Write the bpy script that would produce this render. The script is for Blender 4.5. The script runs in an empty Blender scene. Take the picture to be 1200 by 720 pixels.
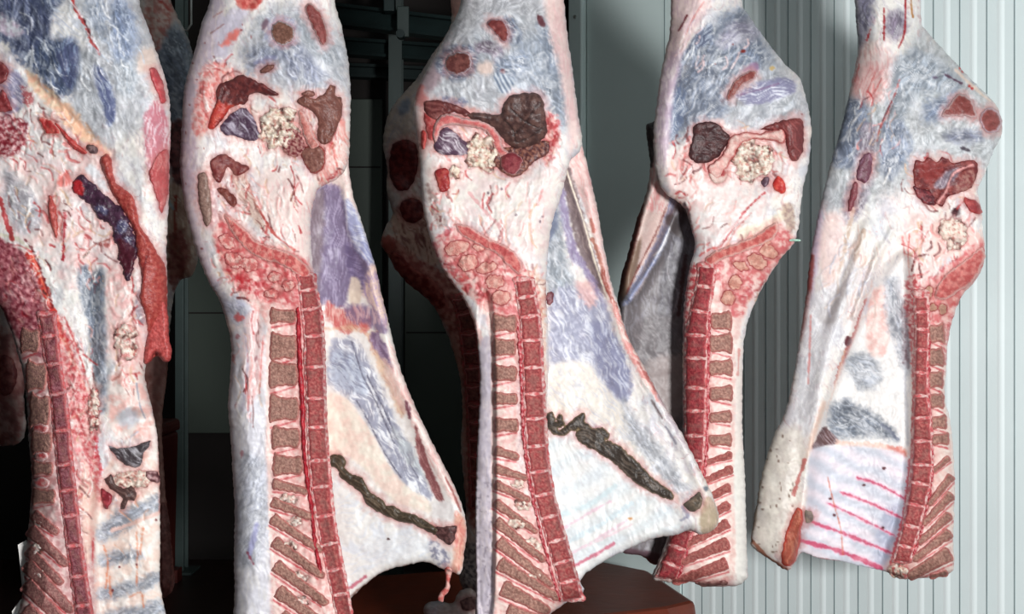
import bpy, math, random
import numpy as np

# ------------------------------------------------------------------ camera, world, lights
C = bpy.context.scene
COL = C.collection
F = 1200 * 50.0 / 36.0          # focal length in pixels of the 1200 px wide frame
H = 1.35                        # camera height (m)
cam = bpy.data.cameras.new('camera')
cam.lens = 50.0
cam.sensor_width = 36.0
cam.clip_end = 60
camo = bpy.data.objects.new('camera', cam)
camo.location = (0, 0, H)
camo.rotation_euler = (math.radians(90), 0, 0)
COL.objects.link(camo)
C.camera = camo
C.view_settings.view_transform = 'Standard'
C.view_settings.look = 'None'
C.view_settings.gamma = 1.0
C.view_settings.use_curve_mapping = False
C.view_settings.exposure = 0.0

w = bpy.data.worlds.new('cold_room_air')
C.world = w
w.use_nodes = True
bg = w.node_tree.nodes['Background']
bg.inputs[0].default_value = (0.80, 0.93, 1.0, 1)
bg.inputs[1].default_value = 0.05


def area(name, loc, target, size, sizey, power, color):
    l = bpy.data.lights.new(name, 'AREA')
    l.shape = 'RECTANGLE'
    l.size = size
    l.size_y = sizey
    l.energy = power
    l.color = color
    o = bpy.data.objects.new(name, l)
    o.location = loc
    d = [target[i] - loc[i] for i in range(3)]
    from mathutils import Vector
    o.rotation_euler = Vector(d).to_track_quat('-Z', 'Y').to_euler()
    COL.objects.link(o)
    return o


area('flash_softbox', (1.25, -0.1, 1.15), (0.15, 4.0, 1.40), 0.40, 0.40, 196, (1.0, 1.0, 1.0))
area('ceiling_tube', (0.2, 1.2, 3.1), (0.1, 3.6, 1.4), 2.4, 0.5, 9, (0.90, 0.97, 1.0))


area('wall_fill', (2.35, 3.3, 1.7), (1.75, 4.5, 1.2), 0.3, 1.2, 9, (0.92, 0.98, 1.0))  # added fill lamp out of frame, brightens the right wall


# ------------------------------------------------------------------ small helpers
def P(px, py, Y):
    """the point at distance Y seen at (px, py)"""
    return ((px - 600.0) * Y / F, Y, H + (360.0 - py) * Y / F)


def lin(c):
    c = np.asarray(c, dtype=float)
    return np.where(c <= 0.04045, c / 12.92, ((c + 0.055) / 1.055) ** 2.4)


def rgb(c):
    return tuple(lin(np.array(c) / 255.0)) + (1.0,)


def tag(o, label=None, cat=None, group=None, kind=None):
    if label: o['label'] = label
    if cat: o['category'] = cat
    if group: o['group'] = group
    if kind: o['kind'] = kind
    return o


def empty(name, loc):
    o = bpy.data.objects.new(name, None)
    o.location = loc
    o.empty_display_size = 0.1
    COL.objects.link(o)
    return o


def mesh_obj(name, verts, faces, mat, parent=None, smooth=False, bevel=0.0):
    me = bpy.data.meshes.new(name)
    off = abs_loc(parent) if parent else (0, 0, 0)
    me.from_pydata([(v[0] - off[0], v[1] - off[1], v[2] - off[2]) for v in verts], [], faces)
    me.validate()
    me.update()
    if smooth:
        for p in me.polygons: p.use_smooth = True
    o = bpy.data.objects.new(name, me)
    me.materials.append(mat)
    COL.objects.link(o)
    if parent: o.parent = parent
    if bevel:
        m = o.modifiers.new('bevel', 'BEVEL')
        m.width = bevel
        m.segments = 2
        m.limit_method = 'ANGLE'
    return o


def abs_loc(o):
    x, y, z = 0.0, 0.0, 0.0
    while o is not None:
        x += o.location.x; y += o.location.y; z += o.location.z
        o = o.parent
    return (x, y, z)


class MB:
    """collects shapes, links them as ONE mesh"""
    def __init__(self): self.v = []; self.f = []

    def box(self, x0, x1, y0, y1, z0, z1):
        return self.hexa([(x0, y0), (x1, y0), (x1, y1), (x0, y1)], z0, z1)

    def hexa(self, q, z0, z1, q1=None):
        n = len(q); b = len(self.v)
        q1 = q1 or q
        self.v += [(x, y, z0) for x, y in q] + [(x, y, z1) for x, y in q1]
        self.f += [tuple(b + i for i in range(n))[::-1], tuple(b + n + i for i in range(n))]
        for i in range(n):
            j = (i + 1) % n
            self.f.append((b + i, b + j, b + n + j, b + n + i))
        return self

    def prism(self, poly3, d):
        """polygon of 3d points extruded by vector d"""
        n = len(poly3); b = len(self.v)
        self.v += list(poly3) + [(p[0] + d[0], p[1] + d[1], p[2] + d[2]) for p in poly3]
        self.f += [tuple(b + i for i in range(n)), tuple(b + n + i for i in range(n))[::-1]]
        for i in range(n):
            j = (i + 1) % n
            self.f.append((b + j, b + i, b + n + i, b + n + j))
        return self

    def tube(self, pts, r, n=10):
        from mathutils import Vector
        pts = [Vector(p) for p in pts]
        rings = []
        ref = Vector((0.31, 0.9, 0.17))
        for i, p in enumerate(pts):
            t = (pts[min(i + 1, len(pts) - 1)] - pts[max(i - 1, 0)]).normalized()
            a = t.cross(ref).normalized(); c = t.cross(a)
            rr = r[i] if isinstance(r, (list, tuple)) else r
            rings.append(len(self.v))
            for k in range(n):
                q = p + (a * math.cos(2 * math.pi * k / n) + c * math.sin(2 * math.pi * k / n)) * rr
                self.v.append(tuple(q))
        for i in range(len(pts) - 1):
            for k in range(n):
                l = (k + 1) % n
                self.f.append((rings[i] + k, rings[i] + l, rings[i + 1] + l, rings[i + 1] + k))
        self.f.append(tuple(rings[0] + k for k in range(n))[::-1])
        self.f.append(tuple(rings[-1] + k for k in range(n)))
        return self

    def build(self, name, mat, parent=None, smooth=False, bevel=0.0):
        return mesh_obj(name, self.v, self.f, mat, parent, smooth, bevel)


# ------------------------------------------------------------------ materials
def mat_plain(name, color, rough=0.5, metal=0.0, noise=0.08, scale=20.0, bump=0.1, spec=0.5, stretch=(1, 1, 1)):
    m = bpy.data.materials.new(name)
    m.use_nodes = True
    nt = m.node_tree; n = nt.nodes; l = nt.links
    b = n['Principled BSDF']
    tc = n.new('ShaderNodeTexCoord'); mp = n.new('ShaderNodeMapping')
    mp.inputs['Scale'].default_value = stretch
    no = n.new('ShaderNodeTexNoise'); no.inputs['Scale'].default_value = scale
    no.inputs['Detail'].default_value = 6
    l.new(tc.outputs['Object'], mp.inputs['Vector']); l.new(mp.outputs[0], no.inputs['Vector'])
    cr = n.new('ShaderNodeValToRGB')
    c = np.array(rgb(color)[:3])
    cr.color_ramp.elements[0].position = 0.3
    cr.color_ramp.elements[1].position = 0.7
    cr.color_ramp.elements[0].color = tuple(np.clip(c * (1 - noise * 2), 0, 1)) + (1,)
    cr.color_ramp.elements[1].color = tuple(np.clip(c * (1 + noise * 2), 0, 1)) + (1,)
    l.new(no.outputs['Fac'], cr.inputs['Fac']); l.new(cr.outputs[0], b.inputs['Base Color'])
    bp = n.new('ShaderNodeBump'); bp.inputs['Strength'].default_value = bump
    bp.inputs['Distance'].default_value = 0.01
    l.new(no.outputs['Fac'], bp.inputs['Height']); l.new(bp.outputs[0], b.inputs['Normal'])
    b.inputs['Roughness'].default_value = rough
    b.inputs['Metallic'].default_value = metal
    b.inputs['Specular IOR Level'].default_value = spec
    return m


def mat_flesh(name, rough, bump, scale, spec=0.5, coat=0.0, lo=0.72, hi=0.90):
    """colour of the tissue comes from the mesh (procedurally generated), fine grain from noise"""
    m = bpy.data.materials.new(name)
    m.use_nodes = True
    nt = m.node_tree; n = nt.nodes; l = nt.links
    b = n['Principled BSDF']
    at = n.new('ShaderNodeAttribute'); at.attribute_name = 'tissue'
    tc = n.new('ShaderNodeTexCoord')
    no = n.new('ShaderNodeTexNoise'); no.inputs['Scale'].default_value = scale
    no.inputs['Detail'].default_value = 5
    l.new(tc.outputs['Object'], no.inputs['Vector'])
    mr = n.new('ShaderNodeMapRange')
    mr.inputs['From Min'].default_value = 0.25; mr.inputs['From Max'].default_value = 0.75
    mr.inputs['To Min'].default_value = lo; mr.inputs['To Max'].default_value = hi
    l.new(no.outputs['Fac'], mr.inputs['Value'])
    mx = n.new('ShaderNodeVectorMath'); mx.operation = 'SCALE'
    l.new(at.outputs['Color'], mx.inputs[0]); l.new(mr.outputs[0], mx.inputs['Scale'])
    l.new(mx.outputs[0], b.inputs['Base Color'])
    bp = n.new('ShaderNodeBump'); bp.inputs['Strength'].default_value = bump
    bp.inputs['Distance'].default_value = 0.004
    l.new(no.outputs['Fac'], bp.inputs['Height']); l.new(bp.outputs[0], b.inputs['Normal'])
    rr = n.new('ShaderNodeMapRange')
    rr.inputs['To Min'].default_value = rough - 0.05; rr.inputs['To Max'].default_value = rough + 0.05
    l.new(no.outputs['Fac'], rr.inputs['Value']); l.new(rr.outputs[0], b.inputs['Roughness'])
    b.inputs['Specular IOR Level'].default_value = spec
    b.inputs['Coat Weight'].default_value = coat
    b.inputs['Coat Roughness'].default_value = 0.2
    return m


M = {}
M['fat'] = mat_flesh('fat_and_membrane', 0.46, 0.03, 60, 0.38, 0.0, 0.82, 0.87)
M['meat'] = mat_flesh('cut_muscle', 0.42, 0.4, 220, 0.35)
M['bone'] = mat_flesh('sawn_bone', 0.55, 0.8, 320, 0.3)


# ------------------------------------------------------------------ noise and polygon maths
def _hash(ix, iy, seed):
    h = (ix.astype(np.int64) * 374761393 + iy.astype(np.int64) * 668265263 + seed * 974634777) & 0xffffffff
    h = ((h ^ (h >> 13)) * 1274126177) & 0xffffffff
    h = (h ^ (h >> 16)) & 0xffffffff
    return h.astype(np.float64) / 4294967295.0


def gnoise(x, y, seed=0):
    """gradient noise, about -1..1"""
    ix = np.floor(x); iy = np.floor(y)
    fx = x - ix; fy = y - iy
    u = fx * fx * fx * (fx * (fx * 6 - 15) + 10); v = fy * fy * fy * (fy * (fy * 6 - 15) + 10)

    def g(ox, oy):
        a = _hash(ix + ox, iy + oy, seed) * (2 * math.pi)
        return np.cos(a) * (fx - ox) + np.sin(a) * (fy - oy)
    a = g(0, 0); b = g(1, 0); c = g(0, 1); d = g(1, 1)
    return (a + (b - a) * u + (c - a) * v + (a - b - c + d) * u * v) * 1.5


def fbm(x, y, seed=0, octv=4, gain=0.55):
    s = np.zeros_like(x); amp = 1.0; tot = 0.0; f = 1.0
    for k in range(octv):
        s += amp * gnoise(x * f + 17.3 * k, y * f - 9.1 * k, seed + k * 31)
        tot += amp; amp *= gain; f *= 2.03
    return s / tot * 1.5


def sstep(a, b, x):
    t = np.clip((x - a) / (b - a), 0, 1)
    return t * t * (3 - 2 * t)


def catmull(pts, n=5, closed=True):
    p = np.array(pts, float)
    N = len(p); out = []
    rng = range(N) if closed else range(N - 1)
    for i in rng:
        if closed:
            p0, p1, p2, p3 = p[i - 1], p[i], p[(i + 1) % N], p[(i + 2) % N]
        else:
            p0, p1, p2, p3 = p[max(i - 1, 0)], p[i], p[i + 1], p[min(i + 2, N - 1)]
        for k in range(n):
            t = k / n
            out.append(0.5 * ((2 * p1) + (p2 - p0) * t + (2 * p0 - 5 * p1 + 4 * p2 - p3) * t * t
                              + (3 * p1 - p0 - 3 * p2 + p3) * t ** 3))
    if not closed: out.append(p[-1])
    return np.array(out)


def resample(poly, step, closed=True):
    q = np.vstack([poly, poly[:1]]) if closed else poly
    seg = np.hypot(*(np.diff(q, axis=0).T))
    s = np.concatenate([[0], np.cumsum(seg)])
    n = max(int(s[-1] / step), 4)
    t = np.linspace(0, s[-1], n, endpoint=not closed)
    return np.stack([np.interp(t, s, q[:, 0]), np.interp(t, s, q[:, 1])], 1)


def rough_poly(pts, amp=1.0, scale=5.0, seed=0, smooth=True):
    q = catmull(pts, 5) if smooth else np.array(pts, float)
    q = resample(q, 2.0)
    dx = fbm(q[:, 0] / scale, q[:, 1] / scale, seed + 5, 3) * amp
    dy = fbm(q[:, 0] / scale + 40, q[:, 1] / scale, seed + 9, 3) * amp
    return q + np.stack([dx, dy], 1)


def sdist(x, y, poly, near=False):
    """signed distance, > 0 inside; optionally nearest outline point"""
    best = np.full(x.shape, 1e18); inside = np.zeros(x.shape, bool)
    if near: nx = np.zeros_like(x); ny = np.zeros_like(y)
    n = len(poly)
    for i in range(n):
        ax, ay = poly[i]; bx, by = poly[(i + 1) % n]
        ex, ey = bx - ax, by - ay
        L = ex * ex + ey * ey + 1e-12
        t = np.clip(((x - ax) * ex + (y - ay) * ey) / L, 0, 1)
        qx = ax + t * ex; qy = ay + t * ey
        d = (x - qx) ** 2 + (y - qy) ** 2
        m = d < best
        best = np.where(m, d, best)
        if near:
            nx = np.where(m, qx, nx); ny = np.where(m, qy, ny)
        if ay != by:
            c = ((ay > y) != (by > y)) & (x < (bx - ax) * (y - ay) / (by - ay) + ax)
            inside ^= c
    d = np.sqrt(best)
    d = np.where(inside, d, -d)
    return (d, nx, ny) if near else d


def ldist(x, y, line):
    best = np.full(x.shape, 1e18); tt = np.zeros_like(x)
    n = len(line)
    for i in range(n - 1):
        ax, ay = line[i]; bx, by = line[i + 1]
        ex, ey = bx - ax, by - ay
        L = ex * ex + ey * ey + 1e-12
        t = np.clip(((x - ax) * ex + (y - ay) * ey) / L, 0, 1)
        d = (x - ax - t * ex) ** 2 + (y - ay - t * ey) ** 2
        m = d < best
        best = np.where(m, d, best); tt = np.where(m, (i + t) / (n - 1), tt)
    return np.sqrt(best), tt


def ell(cx, cy, rx, ry, ang=0, n=14):
    a = math.radians(ang)
    return [(cx + rx * math.cos(t) * math.cos(a) - ry * math.sin(t) * math.sin(a),
             cy + rx * math.cos(t) * math.sin(a) + ry * math.sin(t) * math.cos(a))
            for t in np.linspace(0, 2 * math.pi, n, endpoint=False)]


# ------------------------------------------------------------------ a solid of tissue with a traced outline
class Slab:
    def __init__(self, outline, Y0, front=0.05, back=0.05, R=20, s=1.6, base=None, tilt=(0, 0), seed=1,
                 edge=1.0, smooth=True, power=0.5, embed=0.004, grow=0.0):
        poly = rough_poly(outline, edge, 6.0, seed, smooth)
        if grow:
            e = np.roll(poly, -1, 0) - np.roll(poly, 1, 0)
            e /= np.hypot(e[:, 0], e[:, 1])[:, None] + 1e-9
            sg = np.sign(np.sum(poly[:, 0] * np.roll(poly[:, 1], -1) - np.roll(poly[:, 0], -1) * poly[:, 1]))
            poly = poly + np.stack([e[:, 1], -e[:, 0]], 1) * grow * sg
        self.poly = poly; self.s = s; self.seed = seed; self.dirty = False
        x0, y0 = poly.min(0) - 2 * s; x1, y1 = poly.max(0) + 2 * s
        self.x0, self.y0 = x0, y0
        nx = int((x1 - x0) / s) + 2; ny = int((y1 - y0) / s) + 2
        self.nx, self.ny = nx, ny
        gx, gy = np.meshgrid(x0 + np.arange(nx) * s, y0 + np.arange(ny) * s)
        gx = gx.ravel(); gy = gy.ravel()
        d, qx, qy = sdist(gx, gy, poly, True)
        self.inc = d > -0.72 * s
        self.snap = self.inc & (d < 0.38 * s)
        self.x = np.where(self.snap, qx, gx); self.y = np.where(self.snap, qy, gy)
        self.d = np.where(self.snap, 0, np.maximum(d, 0))
        t = np.clip(self.d / R, 0, 1)
        self.prof = (1 - (1 - t) ** 2) ** power
        self.h = front * self.prof
        self.b = back * self.prof
        self.Y0 = Y0 + tilt[0] * (self.x - 0.5 * (x0 + x1)) / 100 + tilt[1] * (self.y - 0.5 * (y0 + y1)) / 100
        if base is not None:
            hb, yb = base.sample(self.x, self.y)
            self.Y0 = yb
            self.hb = hb
            self.h = hb + front * self.prof
            self.b = -(hb - embed)
            self.skirt = True
        else:
            self.skirt = False
        self.n1 = fbm(self.x / 46, self.y / 46, seed + 1, 4)
        self.n2 = fbm(self.x / 14, self.y / 14, seed + 2, 4)
        self.n3 = fbm(self.x / 4.5, self.y / 4.5, seed + 3, 3)
        self.col = np.zeros((len(self.x), 3))

    def sample(self, px, py):
        fx = np.clip((px - self.x0) / self.s, 0, self.nx - 1.001); fy = np.clip((py - self.y0) / self.s, 0, self.ny - 1.001)
        ix = fx.astype(int); iy = fy.astype(int); fx = fx - ix; fy = fy - iy
        def g(a):
            a = a.reshape(self.ny, self.nx)
            return (a[iy, ix] * (1 - fx) * (1 - fy) + a[iy, ix + 1] * fx * (1 - fy)
                    + a[iy + 1, ix] * (1 - fx) * fy + a[iy + 1, ix + 1] * fx * fy)
        return g(self.h), g(self.Y0)

    # ---- relief
    def bump(self, cx, cy, rx, ry, amp, ang=0):
        a = math.radians(ang)
        u = (self.x - cx) * math.cos(a) + (self.y - cy) * math.sin(a)
        v = -(self.x - cx) * math.sin(a) + (self.y - cy) * math.cos(a)
        self.h = self.h + amp * np.exp(-(u / rx) ** 2 - (v / ry) ** 2) * self.prof
        return self

    def ridge(self, line, wid, amp):
        dd, _ = ldist(self.x, self.y, catmull(line, 4, False))
        self.h = self.h + amp * np.exp(-(dd / wid) ** 2) * self.prof
        return self

    def relief(self, poly, amp, soft=8):
        m, k = self._mask(poly, soft)
        self.h[m] += amp * k * self.prof[m]
        return self

    def rough(self, a1=0.006, a2=0.002, a3=0.0006):
        a2 *= 0.45; a3 *= 0.3
        self.h = self.h + (a1 * self.n1 + a2 * self.n2 + a3 * self.n3) * self.prof
        return self

    # ---- colour
    def _mask(self, poly, soft, warp=0.0, smooth=True):
        p = catmull(poly, 4) if smooth else np.array(poly, float)
        mg = soft + warp + 3
        lo = p.min(0) - mg; hi = p.max(0) + mg
        m = (self.x > lo[0]) & (self.x < hi[0]) & (self.y > lo[1]) & (self.y < hi[1])
        if not m.any(): return m, np.zeros(0)
        d = sdist(self.x[m], self.y[m], p)
        if warp: d = d + warp * (0.7 * self.n2[m] + 0.6 * self.n3[m])
        return m, sstep(-soft * 0.5, soft * 0.5, d)

    def tex(self, m, kind, ang=90, fw=2.2, fl=26, seed=0):
        x = self.x[m]; y = self.y[m]
        a = math.radians(ang)
        u = x * math.cos(a) + y * math.sin(a); v = -x * math.sin(a) + y * math.cos(a)
        sd = self.seed * 7 + seed
        if kind == 'fiber':
            wv = fbm(x / 30, y / 30, sd + 11, 2) * fw * 2.5
            t = fbm(u / fl, (v + wv) / fw, sd, 3) + 0.55 * fbm(x / 18, y / 18, sd + 3, 3)
            return sstep(-0.2, 0.62, t)
        if kind == 'strand':
            wv = fbm(x / 34, y / 34, sd + 11, 2) * fw * 1.6
            t = np.abs(fbm(u / fl, (v + wv) / fw, sd, 3))
            return (1 - sstep(0.0, 0.16, t)) * sstep(-0.5, 0.2, fbm(x / 15, y / 15, sd + 4, 2))
        if kind == 'mottle':
            return sstep(-0.35, 0.4, fbm(x / fw / 2.5, y / fw / 2.5, sd, 4))
        if kind == 'crack':
            t = np.abs(fbm(x / fw / 4, y / fw / 4, sd, 4))
            return 1 - sstep(0.0, 0.16, t)
        if kind == 'stripe':
            wv = fbm(x / 40, y / 40, sd + 2, 3) * fw * 0.25
            return 0.5 + 0.5 * np.sin((v + wv) * 2 * math.pi / fw)
        return np.zeros_like(x)

    def mix(self, m, c, k):
        c = np.asarray(c, float)
        if c.ndim == 1: c = c[None, :]
        self.col[m] = self.col[m] * (1 - k[:, None]) + c * k[:, None]

    def patch(self, poly, c, soft=3, warp=2.5, a=1.0, kind=None, c2=None, ang=90, fw=2.2, fl=26, seed=0, up=0.0, smooth=True):
        m, k = self._mask(poly, soft, warp, smooth)
        if not m.any(): return self
        c = np.array(c, float) / 255
        cc = np.repeat(c[None, :], m.sum(), 0)
        if kind:
            t = self.tex(m, kind, ang, fw, fl, seed)[:, None]
            cc = cc * (1 - t) + (np.array(c2, float) / 255)[None, :] * t
        self.mix(m, cc, k * a)
        if up: self.h[m] += up * k * self.prof[m]
        return self

    def line(self, pts, wid, c, a=1.0, warp=1.5, up=0.0, smooth=True):
        p = catmull(pts, 4, False) if smooth else np.array(pts, float)
        mg = wid + warp + 4
        lo = p.min(0) - mg; hi = p.max(0) + mg
        m = (self.x > lo[0]) & (self.x < hi[0]) & (self.y > lo[1]) & (self.y < hi[1])
        if not m.any(): return self
        dd, tt = ldist(self.x[m], self.y[m], p)
        ww = wid * 0.5 * (0.75 + 0.5 * self.n2[m]) + warp * 0.4 * self.n3[m]
        k = 1 - sstep(ww - 0.8, ww + 0.9, dd)
        self.mix(m, np.array(c, float) / 255, k * a)
        if up: self.h[m] += up * k * self.prof[m]
        return self

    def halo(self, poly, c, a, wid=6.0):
        """torn, blood-stained tissue around a cut, plus a painted dark contact edge"""
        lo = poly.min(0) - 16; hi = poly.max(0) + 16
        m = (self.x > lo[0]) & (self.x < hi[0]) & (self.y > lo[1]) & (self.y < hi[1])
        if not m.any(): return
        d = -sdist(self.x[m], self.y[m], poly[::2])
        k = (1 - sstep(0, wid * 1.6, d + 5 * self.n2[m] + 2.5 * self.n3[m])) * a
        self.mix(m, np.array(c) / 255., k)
        k = (1 - sstep(0.2, 2.2, np.abs(d) + 1.4 * self.n3[m])) * a  # thin contact shade painted along the part's outline for depth
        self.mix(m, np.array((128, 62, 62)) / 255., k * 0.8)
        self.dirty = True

    def fill(self, c, c2=None, kind='mottle', ang=90, fw=8, fl=40, seed=0):
        m = np.ones(len(self.x), bool)
        c = np.array(c, float) / 255
        self.col[:] = c
        if c2 is not None:
            t = self.tex(m, kind, ang, fw, fl, seed)[:, None]
            self.col = c[None] * (1 - t) + (np.array(c2, float) / 255)[None] * t
        return self

    def fat(self, tone=(236, 232, 230), ang=90, pink=0.5, blue=0.4):
        """creamy fat with cooler and pinker areas, folds, streaks and hair-thin vessels"""
        m = np.ones(len(self.x), bool)
        self.col[:] = np.array(tone, float) / 255
        sd = self.seed
        x, y = self.x, self.y
        a = math.radians(ang)
        u = x * math.cos(a) + y * math.sin(a); v = -x * math.sin(a) + y * math.cos(a)
        wv = fbm(x / 60, y / 60, sd + 80, 3) * 12
        # folds of the fat along its run, and small pits
        fo = 1 - np.abs(fbm(u / 70, (v + wv) / 13, sd + 81, 3)) * 2
        fi = fbm(u / 30, (v + wv) / 4.0, sd + 82, 3)
        self.h = self.h + (0.0028 * fo * sstep(-0.1, 0.5, self.n1) + 0.0004 * fi) * self.prof
        k = sstep(-0.1, 0.6, fbm(x / 38, y / 60, sd + 50, 4)) * pink
        self.mix(m, np.array((236, 204, 202)) / 255., k * 0.75)
        k = sstep(-0.1, 0.6, fbm(x / 34, y / 52, sd + 60, 4)) * blue
        self.mix(m, np.array((178, 188, 208)) / 255., k)
        k = sstep(0.0, 0.6, fbm(x / 26, y / 36, sd + 70, 2)) * 0.4
        self.mix(m, np.array((244, 234, 218)) / 255., k)
        t = sstep(0.1, 0.7, fbm(u / 70, (v + wv) / 5, sd + 84, 3))
        self.mix(m, np.array((252, 251, 250)) / 255., t * 0.6)
        t = sstep(0.05, 0.75, fbm(u / 60, (v + wv) / 4.5, sd + 83, 3))
        self.mix(m, np.array((196, 186, 198)) / 255., t * 0.4)
        ms = sstep(-0.1, 0.5, self.n1)
        t = self.tex(m, 'strand', ang, 9, 70, 21)
        self.mix(m, np.array((206, 112, 110)) / 255., t * ms * 0.55 * pink)
        t = self.tex(m, 'strand', ang, 6, 60, 22)
        self.mix(m, np.array((166, 158, 172)) / 255., t * (1 - ms) * 0.4)
        t = self.tex(m, 'strand', ang, 7, 50, 23)
        self.mix(m, np.array((255, 254, 252)) / 255., t * 0.35)
        t = 1 - sstep(0.0, 0.07, np.abs(fbm(x / 24, y / 44, sd + 86, 2)))
        self.mix(m, np.array((176, 116, 118)) / 255., t * 0.45 * sstep(-0.1, 0.4, self.n2))
        return self

    def tears(self, cx, cy, rx, ry, n, ang=90, ln=14, wd=2.0, cols=((176, 54, 56), (226, 150, 146), (250, 246, 242), (104, 48, 48), (214, 178, 150), (250, 246, 242), (232, 176, 170)), spread=35, up=0.002):
        """torn connective tissue: short ragged strands"""
        rs = random.Random(self.seed * 3 + int(cx) + int(cy))
        for _ in range(n):
            a = rs.uniform(0, 2 * math.pi); r = math.sqrt(rs.random())
            x = cx + rx * r * math.cos(a); y = cy + ry * r * math.sin(a)
            t = math.radians(ang + rs.gauss(0, spread)); L = ln * rs.uniform(0.4, 1.5)
            b = rs.uniform(-0.3, 0.3) * L
            dx, dy = math.cos(t), math.sin(t)
            c = rs.choice(cols)
            self.line([(x - dx * L / 2, y - dy * L / 2), (x - dy * b, y + dx * b), (x + dx * L / 2, y + dy * L / 2)], wd * rs.uniform(0.5, 1.6), c, rs.uniform(0.4, 0.9), 2.0,
                      up if sum(c) > 560 else -up)
        return self

    def speck(self, n=40, c=(120, 40, 40), box=None, r=(0.6, 1.6), seed=0):
        rs = random.Random(self.seed * 13 + seed)
        x0, x1, y0, y1 = box or (self.x.min(), self.x.max(), self.y.min(), self.y.max())
        for _ in range(n):
            cx = rs.uniform(x0, x1); cy = rs.uniform(y0, y1); rr = rs.uniform(*r); e = rs.uniform(0.6, 2.0)
            m = (np.abs(self.x - cx) < 8) & (np.abs(self.y - cy) < 8)
            if not m.any(): continue
            d = np.hypot((self.x[m] - cx) * e, (self.y[m] - cy) / e)
            self.mix(m, np.array(c) / 255., (1 - sstep(rr * 0.6, rr * 1.5, d)) * 0.8)
        return self

    def grain(self, amt=0.06):
        self.col = np.clip(self.col * (1 + amt * (self.n3 + 0.5 * self.n2))[:, None], 0.01, 1)
        return self

    # ---- mesh
    def build(self, name, mat, parent):
        nx, ny = self.nx, self.ny
        inc = self.inc
        idf = np.full(nx * ny, -1); idb = np.full(nx * ny, -1)
        sel = np.nonzero(inc)[0]
        idf[sel] = np.arange(len(sel)); nf = len(sel)
        if self.skirt:
            selb = sel
            idb[selb] = nf + np.arange(len(selb))
        else:
            selb = np.nonzero(inc & ~self.snap)[0]
            idb[sel] = idf[sel]
            idb[selb] = nf + np.arange(len(selb))
        Yf = self.Y0 - self.h; Yb = self.Y0 + self.b

        def pos(i, Y):
            return np.stack([(self.x[i] - 600) * Y[i] / F, Y[i], H + (360 - self.y[i]) * Y[i] / F], 1)
        V = np.vstack([pos(sel, Yf), pos(selb, Yb)]) - np.array(abs_loc(parent))[None]
        CC = np.vstack([self.col[sel], self.col[selb]])
        g = np.arange(nx * ny).reshape(ny, nx)
        q = np.stack([g[:-1, :-1].ravel(), g[1:, :-1].ravel(), g[1:, 1:].ravel(), g[:-1, 1:].ravel()], 1)
        n_in = inc[q].sum(1)
        q3 = q[n_in == 3]
        q3 = np.array([[i for i in c if inc[i]] for c in q3.tolist()]).reshape(-1, 3)
        q3 = q3[~self.snap[q3].all(1)] if len(q3) else q3
        ok = (n_in == 4) & ~self.snap[q].all(1)
        q = q[ok]
        faces = [idf[q], idb[q][:, ::-1]]
        tris = np.vstack([idf[q3], idb[q3][:, ::-1]]).astype(int) if len(q3) else np.zeros((0, 3), int)
        if self.skirt:          # close the rim
            e = np.concatenate([q[:, [0, 1]], q[:, [1, 2]], q[:, [2, 3]], q[:, [3, 0]]] + ([q3[:, [0, 1]], q3[:, [1, 2]], q3[:, [2, 0]]] if len(q3) else []))
            key = np.sort(e, 1); k1 = key[:, 0] * (nx * ny) + key[:, 1]
            _, inv, cnt = np.unique(k1, return_inverse=True, return_counts=True)
            be = e[cnt[inv] == 1]
            faces.append(np.stack([idf[be[:, 1]], idf[be[:, 0]], idb[be[:, 0]], idb[be[:, 1]]], 1))
        FA = np.vstack(faces)
        used = np.unique(np.concatenate([FA.ravel(), tris.ravel()]))
        rm = np.full(len(V), -1); rm[used] = np.arange(len(used))
        V = V[used]; CC = CC[used]; FA = rm[FA]; tris = rm[tris]
        me = bpy.data.meshes.new(name)
        me.vertices.add(len(V)); me.vertices.foreach_set('co', V.ravel())
        lp = np.concatenate([FA.ravel(), tris.ravel()])
        me.loops.add(lp.size); me.loops.foreach_set('vertex_index', lp)
        nfc = len(FA) + len(tris)
        me.polygons.add(nfc)
        me.polygons.foreach_set('loop_start', np.concatenate([np.arange(0, FA.size, 4), FA.size + np.arange(0, tris.size, 3)]))
        me.polygons.foreach_set('use_smooth', np.ones(nfc, bool))
        me.update(calc_edges=True)
        me.validate()
        at = me.color_attributes.new('tissue', 'FLOAT_COLOR', 'POINT')
        at.data.foreach_set('color', np.hstack([lin(CC), np.ones((len(CC), 1))]).ravel())
        me.materials.append(mat)
        self.me = me; self.src = np.concatenate([sel, selb])[used]
        SLABS.append(self)
        o = bpy.data.objects.new(name, me)
        COL.objects.link(o)
        o.parent = parent
        return o

    def recolour(self):
        if not self.dirty: return
        c = np.hstack([lin(np.clip(self.col[self.src], 0.01, 1)), np.ones((len(self.src), 1))])
        self.me.color_attributes['tissue'].data.foreach_set('color', c.ravel())


SLABS = []
_sd = [100]


def nseed():
    _sd[0] += 7
    return _sd[0]


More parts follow.
